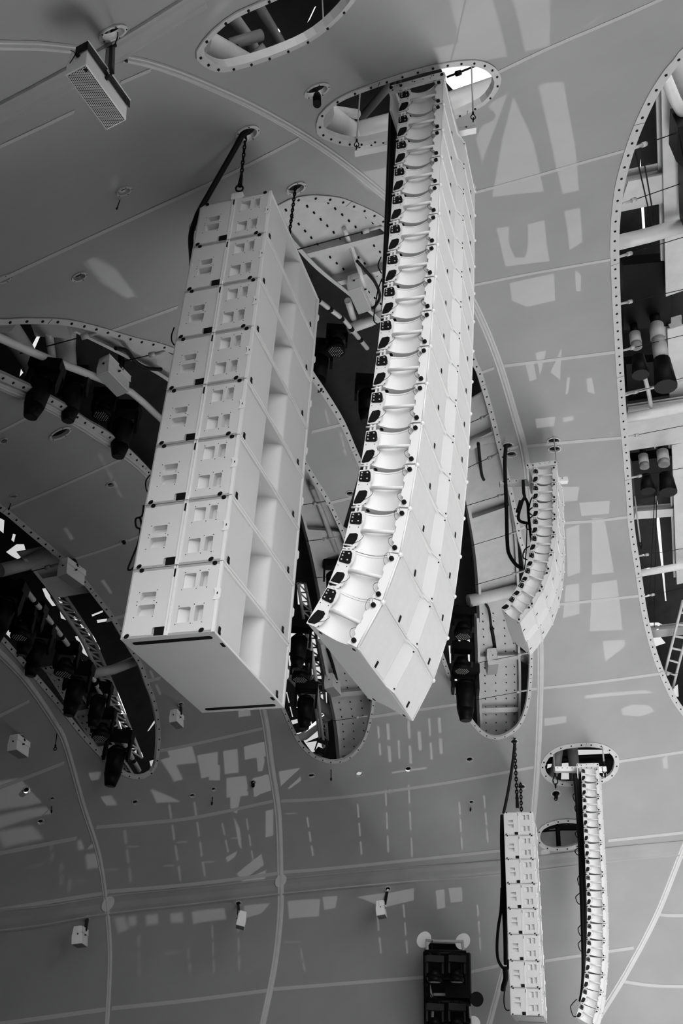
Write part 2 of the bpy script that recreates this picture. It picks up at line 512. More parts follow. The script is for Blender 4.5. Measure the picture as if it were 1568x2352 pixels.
# -- outer roof with its gaps. SUN_GAPS are seen as light patches on the membrane, SKY_GAPS are seen directly
ROOF = 2.0
SUN_GAPS = [
 [(1030,-10),(1128,-10),(1165,130),(1105,140),(1010,150),(995,112),(1055,98)],
 [(1175,-10),(1263,-10),(1262,105),(1205,118)],
 [(1178,222),(1224,325),(1248,440),(1130,452),(1152,325)],
 [(1236,200),(1249,190),(1294,188),(1306,260),(1321,340),(1329,437),(1292,445),(1276,380),(1259,300)],
 [(1128,235),(1165,215),(1107,372),(1093,320)],
 [(1140,525),(1168,520),(1168,560),(1182,592),(1205,592),(1212,565),(1212,515),(1250,505),(1255,560),(1262,600),(1160,612)],
 [(1296,485),(1332,477),(1337,555),(1308,575)],
 [(1170,650),(1272,628),(1274,690),(1210,705),(1175,690)],
 [(1320,620),(1334,632),(1333,670),(1322,668)],
 [(1206,835),(1224,832),(1232,870),(1216,876)],
 [(1229,810),(1254,805),(1240,862)], [(1264,855),(1289,800),(1286,872)],
 [(1346,870),(1359,868),(1366,905),(1349,900)], [(1302,868),(1309,866),(1304,905),(1298,905)],
 [(1229,962),(1275,957),(1272,978),(1232,984)], [(1292,960),(1316,955),(1317,965),(1294,970)],
 [(1299,1215),(1329,1205),(1332,1315),(1303,1325)],
 [(1359,1190),(1387,1190),(1409,1315),(1359,1320)],
 [(1359,1340),(1416,1332),(1429,1447),(1354,1450)],
 [(1299,1345),(1329,1340),(1330,1410),(1292,1420)],
 [(1384,1472),(1434,1470),(1434,1485),(1389,1520)],
 [(1344,1597),(1484,1585),(1499,1592),(1344,1605)],
 [(1426,1628),(1450,1618),(1490,1620),(1502,1634),(1470,1646),(1430,1642)],
 [(1250,1650),(1300,1645),(1300,1660),(1250,1668)],
 [(283,372),(300,335),(318,322),(326,328),(310,350)], [(255,440),(262,405),(268,400),(262,430)],
 [(195,602),(215,590),(270,620),(282,640),(312,680),(290,685),(235,650)], [(330,700),(338,706),(347,717),(328,706)],
 [(147,1212),(151,1212),(168,1238),(163,1240)], [(232,1333),(238,1332),(257,1362),(254,1364)],
 [(500,5),(535,0),(505,30),(480,48)], [(475,75),(495,48),(488,45)],
 [(195,1777),(232,1772),(228,1790),(195,1795)],
 [(-10,1797),(160,1787),(178,1832),(60,1852),(-10,1862)], [(-10,1877),(125,1852),(130,1867),(-10,1907)],
 [(-10,1912),(75,1897),(100,1927),(10,1947)], [(345,1812),(415,1842),(360,1844)],
 [(220,1832),(255,1827),(270,1849),(205,1854)],
 [(382,1720),(440,1712),(452,1752),(398,1758)], [(480,1757),(505,1757),(505,1792),(480,1792)],
 [(520,1787),(565,1782),(570,1827),(520,1832)], [(368,1745),(395,1738),(420,1790),(400,1795)], [(452,1735),(500,1727),(500,1780),(462,1788)], [(512,1725),(545,1720),(548,1775),(516,1778)], [(560,1715),(620,1700),(622,1735),(562,1745)], [(580,1787),(625,1778),(628,1825),(583,1830)],
 [(640,1772),(700,1762),(700,1787),(665,1812),(645,1807)],

 [(295,2105),(312,2104),(314,2125),(296,2126)], [(335,2102),(362,2100),(364,2122),(337,2124)],
 [(390,2098),(418,2096),(422,2118),(394,2120)], [(440,2094),(515,2086),(520,2112),(444,2122)],
 [(262,2108),(285,2106),(296,2135),(272,2142)], [(560,2080),(620,2075),(600,2098),(560,2110)],
 [(660,2070),(735,2065),(732,2105),(664,2110)], [(740,2060),(775,2058),(770,2085),(745,2090)],
 [(820,2060),(900,2050),(950,2040),(950,2068),(880,2085)], [(1000,2045),(1020,2043),(1022,2085),(1004,2088)],
 [(1030,2040),(1060,2038),(1062,2070),(1034,2074)], [(178,1930),(212,1928),(216,1948),(180,1952)],
 [(196,1962),(224,1960),(228,1992),(200,1996)],
 [(1255,1120),(1330,1118),(1325,1150),(1262,1156)], [(1330,1155),(1400,1150),(1398,1180),(1335,1185)],
]
def dashes(a, b, w, n, duty=0.72):
    a, b = np.array(a, float), np.array(b, float)
    d = (b - a); L = np.linalg.norm(d); t = d / L; nn = np.array([-t[1], t[0]]) * w / 2
    out = []
    for k in range(n):
        p = a + d * (k / n); q = a + d * ((k + duty) / n)
        out.append([tuple(p - nn), tuple(q - nn), tuple(q + nn), tuple(p + nn)])
    return out
for a, b, w_, n_ in [((868,1668),(874,1745),5,2),((890,1662),(896,1765),7,2),((915,1700),(918,1760),5,1),((938,1655),(944,1770),6,2),((962,1680),(966,1740),8,1),((985,1650),(992,1760),5,2),((1008,1648),(1014,1745),7,2),((735,1775),(790,1770),3,1),((900,1775),(1010,1760),4,1),
        ((286,1907),(302,2037),3.2,3),((388,1847),(417,2037),3.4,4),((446,1842),(472,2025),3.4,4),((510,1890),(526,1968),3,2),
        ((566,1880),(583,1990),3,3),((705,1877),(720,1975),4,3),((821,1847),(831,1975),4,3),((885,1812),(892,1972),4,3),((938,1802),(947,1985),4,3),
        ((1054,1842),(1062,1962),4,3),((1111,1827),(1121,1945),4,3),((318,2150),(320,2250),3,3),((432,2180),(438,2240),3,2),((487,2125),(492,2245),3,3),
        ((546,2110),(550,2240),3,3),((690,2180),(702,2240),3,2),((866,2100),(876,2205),4,2),((926,2077),(936,2202),4,3),((1096,2077),(1104,2192),4,3),
        ((14,2030),(22,2060),3,1),((60,1935),(60,1960),3,1),((118,1935),(120,1985),3,2),((140,1982),(142,2040),3,2),((160,2018),(158,2060),3,1),
        ((130,2170),(132,2240),3,2),((20,2168),(22,2230),3,2),
        ((290,1945),(330,1943),1.6,1),((240,1998),(280,1997),1.6,1),((405,1935),(440,1933),1.6,1),((470,1980),(500,1979),1.6,1),((375,1989),(410,1988),1.6,1),
        ((530,1925),(565,1924),1.6,1),((655,1869),(690,1868),1.6,1),((60,1992),(115,1982),1.6,1),((155,2028),(212,2020),1.6,1),((295,2197),(318,2197),1.6,1),
        ((380,2190),(425,2186),2,1),((320,2252),(362,2250),1.6,1),((455,2240),(500,2237),1.6,1),((560,2230),(595,2228),1.6,1),((650,2164),(705,2163),1.6,1),
        ((746,942),(764,1005),4,3),((778,975),(795,1050),4,4),((228,1042),(282,1148),3.5,5),((345,1540),(372,1605),2.5,2),((45,1590),(85,1680),3,4),
        ((1340,65),(1400,20),3,1)]:
    SUN_GAPS += dashes(a, b, w_, n_)
SKY_GAPS = [
 [(99,745),(103,748),(80,800),(76,812),(70,800)], [(62,830),(59,850),(45,865),(48,848)],
 [(1010,150),(1090,146),(1140,160),(1140,200),(1040,206),(1025,190)], [(1110,215),(1128,205),(1125,222),(1110,228)],
 [(1470,365),(1474,410),(1482,540),(1476,540),(1468,410)], [(1505,1120),(1515,1200),(1530,1380),(1527,1380),(1508,1210)],
 [(0,1190),(10,1195),(8,1225),(-4,1215)], [(30,1226),(36,1228),(32,1245),(26,1240)],
 [(38,1250),(55,1250),(60,1268),(42,1285),(28,1278),(14,1268)],
 [(97,1352),(114,1350),(135,1368),(146,1390),(120,1392),(105,1372)], [(137,1400),(150,1412),(154,1425),(140,1420)],
 [(172,1462),(190,1460),(205,1490),(204,1510),(190,1500)], [(220,1472),(230,1490),(228,1500),(222,1492)],
 [(10,1452),(38,1440),(52,1455),(24,1466)], [(222,1424),(246,1421),(244,1427),(224,1431)], [(210,1412),(236,1402),(236,1406),(212,1416)],
 [(235,1577),(242,1575),(262,1625),(254,1622)], [(286,1665),(296,1670),(308,1705),(302,1708)],
 [(338,1680),(354,1655),(356,1660),(342,1678)], [(343,1748),(354,1745),(350,1762),(346,1760)], [(308,1726),(313,1722),(314,1732),(310,1732)],
 [(682,1345),(700,1340),(706,1390),(684,1388)], [(670,1540),(690,1545),(684,1580),(672,1570)], [(714,1455),(724,1452),(732,1490),(728,1510),(720,1508)],
 [(726,1520),(736,1518),(744,1560),(732,1556)], [(736,1590),(750,1590),(752,1640),(738,1640)], [(678,1585),(690,1610),(696,1650),(690,1640)],
 [(690,1690),(732,1668),(738,1690),(700,1706)], [(668,1655),(688,1650),(684,1660),(672,1664)], [(700,1706),(742,1700),(742,1722),(716,1728)],
 [(1260,1735),(1275,1728),(1270,1760),(1256,1765)], [(1325,1722),(1395,1722),(1402,1742),(1322,1745)], [(1290,1752),(1312,1752),(1310,1790),(1288,1790)],
 [(1385,1775),(1395,1770),(1392,1780),(1384,1783)], [(1240,1640),(1240,1641),(1241,1641)],
 [(1441,839),(1450,843),(1448,847),(1440,842)], [(1482,865),(1494,872),(1496,878),(1484,870)],
 [(1503,1020),(1504,1020),(1504,1030),(1503,1030)], [(1545,1580),(1556,1572),(1558,1600),(1548,1600)],
]
roof_loops = []
_dark = [to2(S(x, y, ROOF)) for x, y in ((567, 306), (679, 432), (560, 300))]
for g in SUN_GAPS:
    _l = [hit(S(p[0], p[1]), SUN_DIR, ROOF) for p in g]
    _c = sum(to2(p) for p in _l) / len(_l)
    if any(inside(d, [to2(p) for p in _l]) or np.linalg.norm(_c - d) < 0.012 for d in _dark): continue
    roof_loops.append([hit(S(p[0], p[1]), SUN_DIR, ROOF) for p in g])
for g in SKY_GAPS:
    roof_loops.append([S(p[0], p[1], ROOF) for p in g])
roof = shell_mesh('outer_roof', ROOF, roof_loops, M_ROOF, 0.03, lambda c: keep_vault(c) and c @ ND < 4.2)

# -- ground: a pale bounce floor is added below, raised blocks hide it from the left
HF = -8.0
bm = bmesh.new()
vs = [bm.verts.new((x, y, HF)) for x, y in ((-60, -60), (70, -60), (70, 90), (-60, 90))]
bm.faces.new(vs)
struct(mk('floor', bm, M_GROUND))
def slab_(name, s0, s1, u0, u1, z0, z1, material):
    bm = bmesh.new()
    box(bm, s0, s1, u0, u1, z0, z1, M=frame_M(np.zeros(3), WD, ND, ZD))
    return struct(mk(name, bm, material))
slab_('stage_bounce_block', -6, 38, -22, -0.8, HF, 0.0, M_BLOCK)  # raised so its edge keeps the bounce off the left membrane
slab_('thrust_bounce_block', -6, 3.6, -0.8, 3.0, HF, 0.0, M_BLOCK)  # added block, shields the near left membrane from bounced light
slab_('bounce_floor', 3.7, 40, -0.7, 5.0, HF, HF + 0.06, M_BOUNCE)  # added reflector, throws sunlight up onto the right membrane and arrays

# -- flanges of the openings, bolted
trim_i = [0]
def trim(bm, mats, smooth=False, recalc=True):
    trim_i[0] += 1
    return struct(mk('trim_%d' % trim_i[0], bm, mats, smooth=smooth, recalc=recalc))

def flange(L, width, thick, bolt_step, bolt_r, mat_=None):
    L = resample(L, max(0.06, bolt_step / 2), True)
    N = len(L)
    bm = bmesh.new()
    rings = []
    cen = sum(L) / N
    for i in range(N):
        P = L[i]; n = normal_in(P)
        t = L[(i + 1) % N] - L[i - 1]; t = t / np.linalg.norm(t)
        o = np.cross(t, n)
        if o @ (P - cen) < 0 : o = -o
        # keep the outward side consistent around concave stretches
        rings.append((P, n, o))
    sgn = [1 if np.cross(r[1], (L[(i + 1) % N] - L[i - 1])) @ r[2] > 0 else -1 for i, r in enumerate(rings)]
    maj = 1 if sum(sgn) > 0 else -1
    R = []
    for i, (P, n, o) in enumerate(rings):
        if sgn[i] != maj: o = -o
        a = P - o * 0.006 + n * 0.004; b = P - o * 0.006 + n * thick
        c = P + o * width + n * thick; d = P + o * width + n * 0.004
        e = P - o * 0.006 - n * 0.05
        R.append([bm.verts.new(q) for q in (e, b, c, d)])
        rings[i] = (P, n, o)
    for i in range(N):
        A, B = R[i], R[(i + 1) % N]
        for k in range(3):
            bm.faces.new((A[k], A[k + 1], B[k + 1], B[k]))
    for i in range(0, N, 2):
        P, n, o = rings[i]
        c = P + o * width * 0.5
        cyl(bm, c + n * thick * 0.5, c + n * (thick + 0.012), bolt_r, 6, 1)
    for i in range(9, N - 6, 26):
        P, n, o = rings[i]
        t = np.cross(o, n)
        p = P + n * (thick + .001)
        q = P + o * width + n * (thick + .001)
        cyl(bm, p, q, 0.003, 4, 1)
    return trim(bm, [mat_ or M_RIM, M_BLACK])

for k, L in rim_loops:
    w_, st, br = {'upper': (.058, .17, .011), 'array': (.070, .17, .012), 'long': (.085, .24, .015), 'left': (.07, .24, .015),
                  'lower_left': (.07, .26, .015), 'right': (.13, .24, .018), 'far_array': (.12, .26, .02), 'far_small': (.10, .26, .02)}[k]
    flange(L, w_, .016, st, br)
bm = bmesh.new()
for (x, y, rx, ry), L in zip(SMALL, small_loops):
    bm = bmesh.new()
    c = sum(L) / len(L)
    rr = np.mean([np.linalg.norm(p - c) for p in L])
    wd = min(0.05, rr * 0.28)
    n = normal_in(c)
    R = []
    for P in L:
        o = (P - c) / np.linalg.norm(P - c)
        R.append([bm.verts.new(q) for q in (P - n * .03 - o * .003, P + n * .012 - o * .003, P + o * wd + n * .012, P + o * wd + n * .002)])
    for i in range(len(L)):
        A, B = R[i], R[(i + 1) % len(L)]
        for k in range(3): bm.faces.new((A[k], A[k + 1], B[k + 1], B[k]))
    for i in range(0, len(L), 4):
        o = (L[i] - c) / np.linalg.norm(L[i] - c)
        p = L[i] + o * wd * .5
        cyl(bm, p + n * .01, p + n * .018, min(.007, wd * .2), 6, 1)
    trim(bm, [M_RIM, M_BLACK])

# -- welds, ribs and hinge bands on the membrane
def strip(pxs, width, lift, material, n=10, smooth=True, profile=None):
    """a band lying on the membrane along a traced line, width in metres"""
    L = resample(on_shell(spline(pxs, n)), 0.25)
    bm = bmesh.new(); R = []
    for i, P in enumerate(L):
        nn = normal_in(P)
        t = L[min(i + 1, len(L) - 1)] - L[max(i - 1, 0)]; t = t / np.linalg.norm(t)
        o = np.cross(t, nn); o = o / np.linalg.norm(o)
        prof = profile or [(-.5, .0), (-.5, 1), (.5, 1), (.5, .0)]
        w_ = width if width > 0 else -width * min(1.0, max(.36, np.linalg.norm(P - CAM) / 21.0))
        R.append([bm.verts.new(P + o * a * w_ + nn * (0.003 + b * lift)) for a, b in prof])
    for A, B in zip(R, R[1:]):
        for k in range(len(A) - 1):
            bm.faces.new((A[k], A[k + 1], B[k + 1], B[k]))
    return trim(bm, material, smooth=False)

WELDS = [[(-20,345),(75,300),(170,255)],[(275,190),(345,160)],[(-20,652),(90,600),(300,503),(525,400),(685,318)],[(250,762),(330,733),(407,705)],
 [(-10,996),(80,950)],[(20,1168),(150,1112),(277,1055)],[(165,1285),(245,1260),(318,1232)],[(245,1425),(292,1412)],[(-10,1648),(67,1610)],[(-10,1812),(75,1780),(147,1752)],
 [(335,1565),(368,1557)],[(366,1724),(440,1710),(607,1672)],[(220,1900),(335,1890),(450,1877),(630,1839)],[(-10,1961),(85,1943),(175,1925)],
 [(645,1840),(784,1831),(1010,1800),(1225,1762)],[(245,2048),(450,2030),(637,2006)],[(650,2003),(784,1992),(1155,1953)],[(-10,2091),(120,2070),(235,2052)],
 [(256,2316),(430,2298),(612,2275)],[(-10,2353),(120,2335),(243,2318)],[(625,2272),(800,2258),(978,2244)],[(1075,2233),(1145,2218)],[(1250,2207),(1345,2193),(1455,2177)],
 [(1089,442),(1200,412),(1340,372),(1433,346)],[(1144,165),(1270,105),(1400,50),(1530,-8)],[(1089,654),(1220,628),(1413,594)],[(1098,858),(1134,845)],[(1150,841),(1280,825),(1424,807)],
 [(1165,1033),(1190,1025)],[(1205,1025),(1310,1015),(1440,1004)],[(1186,1219),(1215,1205)],[(1290,1201),(1370,1196),(1452,1186)],[(1284,1388),(1380,1378),(1480,1367)],
 [(1218,1583),(1360,1568),(1516,1547)],[(851,1647),(950,1632),(1058,1616)],[(1415,1750),(1568,1727),(1600,1722)],[(1396,1931),(1480,1922),(1600,1909)],
 [(715,992),(784,975)],[(748,1157),(810,1142)],[(1508,2100),(1540,2103),(1600,2102)],[(1425,2253),(1500,2264),(1600,2266)]]
for i, wl in enumerate(WELDS):
    c = wl[len(wl) // 2]
    d = np.linalg.norm(S(*c) - CAM)
    strip(wl, 0.045 if d < 9 else (0.06 if d < 16 else 0.08), 0.003, M_WELD)

RIBP = [(-.5, 0), (-.42, .35), (-.25, .35), (-.16, .8), (-.05, 1), (.05, 1), (.16, .8), (.25, .35), (.42, .35), (.5, 0)]
RIBS = [[(285,132),(350,147),(450,184),(600,254),(750,345),(880,447),(950,510),(1030,600),(1090,702),(1140,820),(1180,950),(1207,1060),(1230,1280),(1240,1480),(1238,1650),(1226,1850),(1195,2080),(1155,2230),(1118,2370)],
 [(-30,100),(0,101),(80,102),(178,112)],
 [(-30,876),(0,887),(82,922),(138,951),(217,998),(340,1090),(450,1240),(540,1440),(600,1620),(622,1760),(638,1870),(643,2000),(643,2100),(628,2230),(598,2375)],
 [(-30,1478),(0,1502),(60,1565),(125,1660),(150,1710),(190,1850),(225,1960),(243,2075),(252,2200),(244,2375)],
 [(1600,1890),(1568,1950),(1508,2100),(1440,2230),(1385,2320),(1355,2370)]]
for i, r in enumerate(RIBS):
    strip(r, -0.17 if i < 2 else (0.11 if i == 3 else -0.17), 0.035, M_RIB, profile=RIBP)

BANDS = [([(-20,272),(70,225),(170,170),(300,95),(470,-12)], .30), ([(-20,2116),(100,2103),(245,2079),(440,2058),(640,2036),(900,2012),(1150,1992),(1400,1963),(1600,1945)], .42)]
for b, w_ in BANDS:
    strip(b, w_, 0.02, M_BAND, profile=[(-.5, 0), (-.5, .8), (-.42, .9), (-.40, .2), (-.1, .0), (.2, .25), (.38, .15), (.42, 1), (.5, .9), (.5, 0)])
# small dark bolts line on the far band
def disc_on(px, py, r, material, lift=0.01):
    P = S(px, py); n = normal_in(P)
    bm = bmesh.new()
    cyl(bm, P + n * .002, P + n * lift, r, 28)
    return bm
for i, (x, y) in enumerate([(973, 2158), (1062, 2162), (1085, 2354)]):
    r = 17 * np.linalg.norm(S(x, y) - CAM) / FPX
    trim(disc_on(x, y, r, M_PATCH), M_PATCH)
for (x, y) in [(643, 2022), (246, 2075)]:
    trim(disc_on(x, y, .15, M_RIB, .03), M_RIB)

# ================================================================== SUBWOOFER STACKS
SW, SDP, SH = 1.343, 0.656, 0.521      # width, depth, height
GAP = 0.006
def build_sub():
    """local X = towards the photographer side face, Y = front, origin at the top front edge of the near side"""
    root = thing('subwoofer_cabinet', '', 'loudspeaker')
    h = SH - GAP
    T = 0.018
    # near side face with handle pockets. face coordinates: a 0..1 rear to front, v 0..1 top to bottom
    pockets = [(.145, .315, .35, .465, 0), (.135, .325, .535, .69, 0),
               (.60, .735, .135, .345, 1), (.785, .868, .125, .34, 2),
               (.585, .725, .62, .835, 1), (.775, .865, .61, .83, 2)]
    bm = bmesh.new()
    def pl(x):
        def f(a, v): return (x, -SDP + a * SDP, -v * h)
        return f
    for x, sgn in ((0.0, 1), (-SW, -1)):
        holes = [rrect(a, b, c, d, .018) for a, b, c, d, _ in pockets]
        holes.append(rrect(.335, .475, .865, .975, .02))
        holed_face(bm, [(0, 0), (1, 0), (1, 1), (0, 1)], holes, pl(x))
        for (a, b, c, d, kind), hl in zip(pockets, holes):
            dep = .055
            A = [bm.verts.new(pl(x)(p[0], p[1])) for p in hl]
            def dz(p):
                if kind == 1: t = (p[0] - a) / (b - a); return .012 + .05 * t
                if kind == 2: return .055
                t = (p[1] - c) / (d - c); return .055 - .035 * t
            B = [bm.verts.new(pl(x - sgn * dz(p))(p[0] + (.0), p[1])) for p in hl]
            for i in range(len(A)):
                bm.faces.new((A[i], A[(i + 1) % len(A)], B[(i + 1) % len(A)], B[i]))
            bm.faces.new(B)
        hl = holes[-1]
        A = [bm.verts.new(pl(x)(p[0], p[1])) for p in hl]
        B = [bm.verts.new(pl(x - sgn * .02)(p[0], p[1])) for p in hl]
        for i in range(len(A)): bm.faces.new((A[i], A[(i + 1) % len(A)], B[(i + 1) % len(A)], B[i]))
        bm.faces.new(B)
    # front: two flat panels with flared horn slot between, top and bottom boards, back
    xa, xb = -.45, -.85
    prof = [(0, 0), (xa, 0)]
    N = 10
    for k in range(1, N + 1):
        f = (PI / 2) * k / N
        prof.append((xa - .07 * math.sin(f), -.26 * (1 - math.cos(f))))
    prof.append((xa - .075, -.40)); prof.append((xb + .075, -.40))
    for k in range(N, 0, -1):
        f = (PI / 2) * k / N
        prof.append((xb + .07 * math.sin(f), -.26 * (1 - math.cos(f))))
    prof += [(xb, 0), (-SW, 0)]
    A = [bm.verts.new((x, y - .004, -T)) for x, y in prof]
    B = [bm.verts.new((x, y - .004, -h + T)) for x, y in prof]
    for i in range(len(A) - 1):
        f = bm.faces.new((A[i], A[i + 1], B[i + 1], B[i]))
        if 1 < i < len(A) - 3: f.smooth = True
    box(bm, -SW, 0, -SDP, 0, -T, 0)
    box(bm, -SW, 0, -SDP, 0, -h, -h + T)
    box(bm, -SW, 0, -SDP, -SDP + .01, -h + T, -T)
    for a, b, c, d, k in pockets:
        pts = [(a - .02, c - .005), (b + .012, c - .02), (a - .03, d + .015), (b - .01, d + .02)] if k == 0 else ([(a + .01, c - .02), (a - .005, d + .02), ((b + .02), d + .02)] if k == 1 else [(b, c - .02), (b, d + .02), (a - .015, c - .02)])
        for p in pts:
            y, z = -SDP + p[0] * SDP, -p[1] * h
            for x0, x1 in ((0, .002), (-SW - .002, -SW)):
                cyl(bm, (x0, y, z), (x1, y, z), .0035, 6, 1)
    mk('cabinet', bm, [M_SUB, M_BLACK], root, recalc=False)
    # raised edge frames of the front
    for b_ in ((-SW, 0, 0, .008, -.018, -.002), (-SW, 0, 0, .008, -h, -h + .016), (-.016, 0.004, -.012, .010, -h, 0), (-SW - .004, -SW + .016, -.012, .010, -h, 0)):
        bm = bmesh.new()
        box(bm, *b_)
        mk('front_edge_trim', bm, M_STEEL, root)
    # side rigging strip, front catch lug
    for x0, x1 in ((0, .007), (-SW - .007, -SW)):
        bm = bmesh.new()
        box(bm, x0, x1, -SDP * .525, -SDP * .505, -h, 0)
        box(bm, x0, x1, -SDP * .495, -SDP * .482, -h, 0)
        box(bm, x0, x1 + .004 if x0 == 0 else x1, -SDP * .52, -SDP * .488, -h, -h + .03)
        mk('rigging_strip', bm, M_STEEL, root)
    for x0, x1 in ((0, .008), (-SW - .008, -SW)):
        bm = bmesh.new()
        extrude_poly(bm, [(-.03, -.20), (.012, -.20), (.022, -.215), (.022, -.27), (.012, -.285), (-.03, -.285), (-.02, -.26), (-.02, -.225)], 0, x0, x1)
        box(bm, x0 - .001, x1 + .001, -.004, .003, -.25, -.232, 1)
        mk('catch_lug', bm, [M_STEEL, M_BLACK], root)
    for x0, x1 in ((-.02, .010), (-SW - .010, -SW + .02)):
        bm = bmesh.new()
        box(bm, x0, x1, -SDP * .513, -SDP * .497, -.085, -.025)
        mk('hinge_pin', bm, M_BLACK, root)
    # black rubber bumpers at the corners
    def bump(a, v, w=.016, l=.03, up=False):
        for x0, x1 in ((-.01, .006), (-SW - .006, -SW + .01)):
            bm = bmesh.new()
            y = -SDP + a * SDP; z = -v * h
            pts = [(y + p[0], z + p[1]) for p in rrect(-w, w, -l / 2, l / 2, .0125)]
            pts = [(p[0] + (.35 * (p[1] - z) if up else -.0), p[1]) for p in pts]
            extrude_poly(bm, pts, 0, x0, x1)
            mk('bumper', bm, M_BLACK, root)
    bump(.105, .018); bump(.925, .018)
    bump(.065, .965, up=True); bump(.875, .965, up=True)
    for x0, x1 in ((-.019, .0035), (-SW - .0035, -SW + .019)):
        bm = bmesh.new()
        box(bm, x0, x1, -SDP + .362 * SDP, -SDP + .474 * SDP, -.985 * h, -.872 * h)
        mk('connector_recess', bm, M_BLACK, root)
    # latches on the front panels
    for x in (-.09, -1.19, ):
        bm = bmesh.new()
        box(bm, x - .013, x + .013, 0, .006, -h + .03, -h + .075)
        box(bm, x - .006, x + .006, 0, .012, -h + .018, -h + .034)
        mk('front_latch', bm, M_BLACK, root)
    # underside skids and slots
    for x in (-.075, -1.275):
        bm = bmesh.new()
        pts = rrect(x - .021, x + .021, -SDP + .055, -.035, .02)
        extrude_poly(bm, pts, 2, -h - .003, -h + .01)
        mk('skid_slot', bm, M_BLACK, root)
    for x, y in ((-.20, -.012), (-1.15, -.012)):
        bm = bmesh.new()
        extrude_poly(bm, rrect(x - .03, x + .03, y - .012, y + .010, .008), 2, -h - .003, -h + .01)
        mk('underside_slot', bm, M_BLACK, root)
    register(root)
    return root

ORD = ['topmost', 'second', 'third', 'fourth', 'fifth', 'sixth', 'seventh', 'eighth', 'ninth', 'tenth', 'eleventh', 'twelfth', 'thirteenth', 'fourteenth', 'fifteenth', 'lowest']
def ordname(i, n):
    return 'topmost' if i == 0 else ('lowest' if i == n - 1 else ORD[i])

def stack_frame(P, az_, k=0, th=0.0):
    w, n = azd(az_), azd(az_ + 90)
    return w, n

sub0 = build_sub()
def sub_M(P0, az_, i):
    w, n = azd(az_), azd(az_ + 90)
    return frame_M(P0 + np.array([0, 0, -i * SH]), -w, n, ZD)
NS = np.array([-.772, 5.764, 4.341 + 8 * SH]); NS_AZ = 18.4
FS = np.array([4.745, 22.551, 3.894 + 8 * SH]); FS_AZ = 14.75
first = True
for P0, az_, nm, grp in ((NS, NS_AZ, 'near', 'subwoofers of the big near stack'), (FS, FS_AZ, 'far', 'subwoofers of the small far stack')):
    for i in range(8):
        M = sub_M(P0, az_, i)
        o = ordname(i, 8)
        if nm == 'near':
            lab = 'white subwoofer, %s of eight in the big near stack%s' % (o, ', under the chain' if i == 0 else (', black strips underneath' if i == 7 else ''))
        else:
            lab = 'white subwoofer, %s of eight in the small far stack at lower right' % o
        if first:
            sub0.matrix_world = M; sub0['label'] = lab; sub0['group'] = grp; first = False
        else: copy_tree(sub0, M, lab, grp)

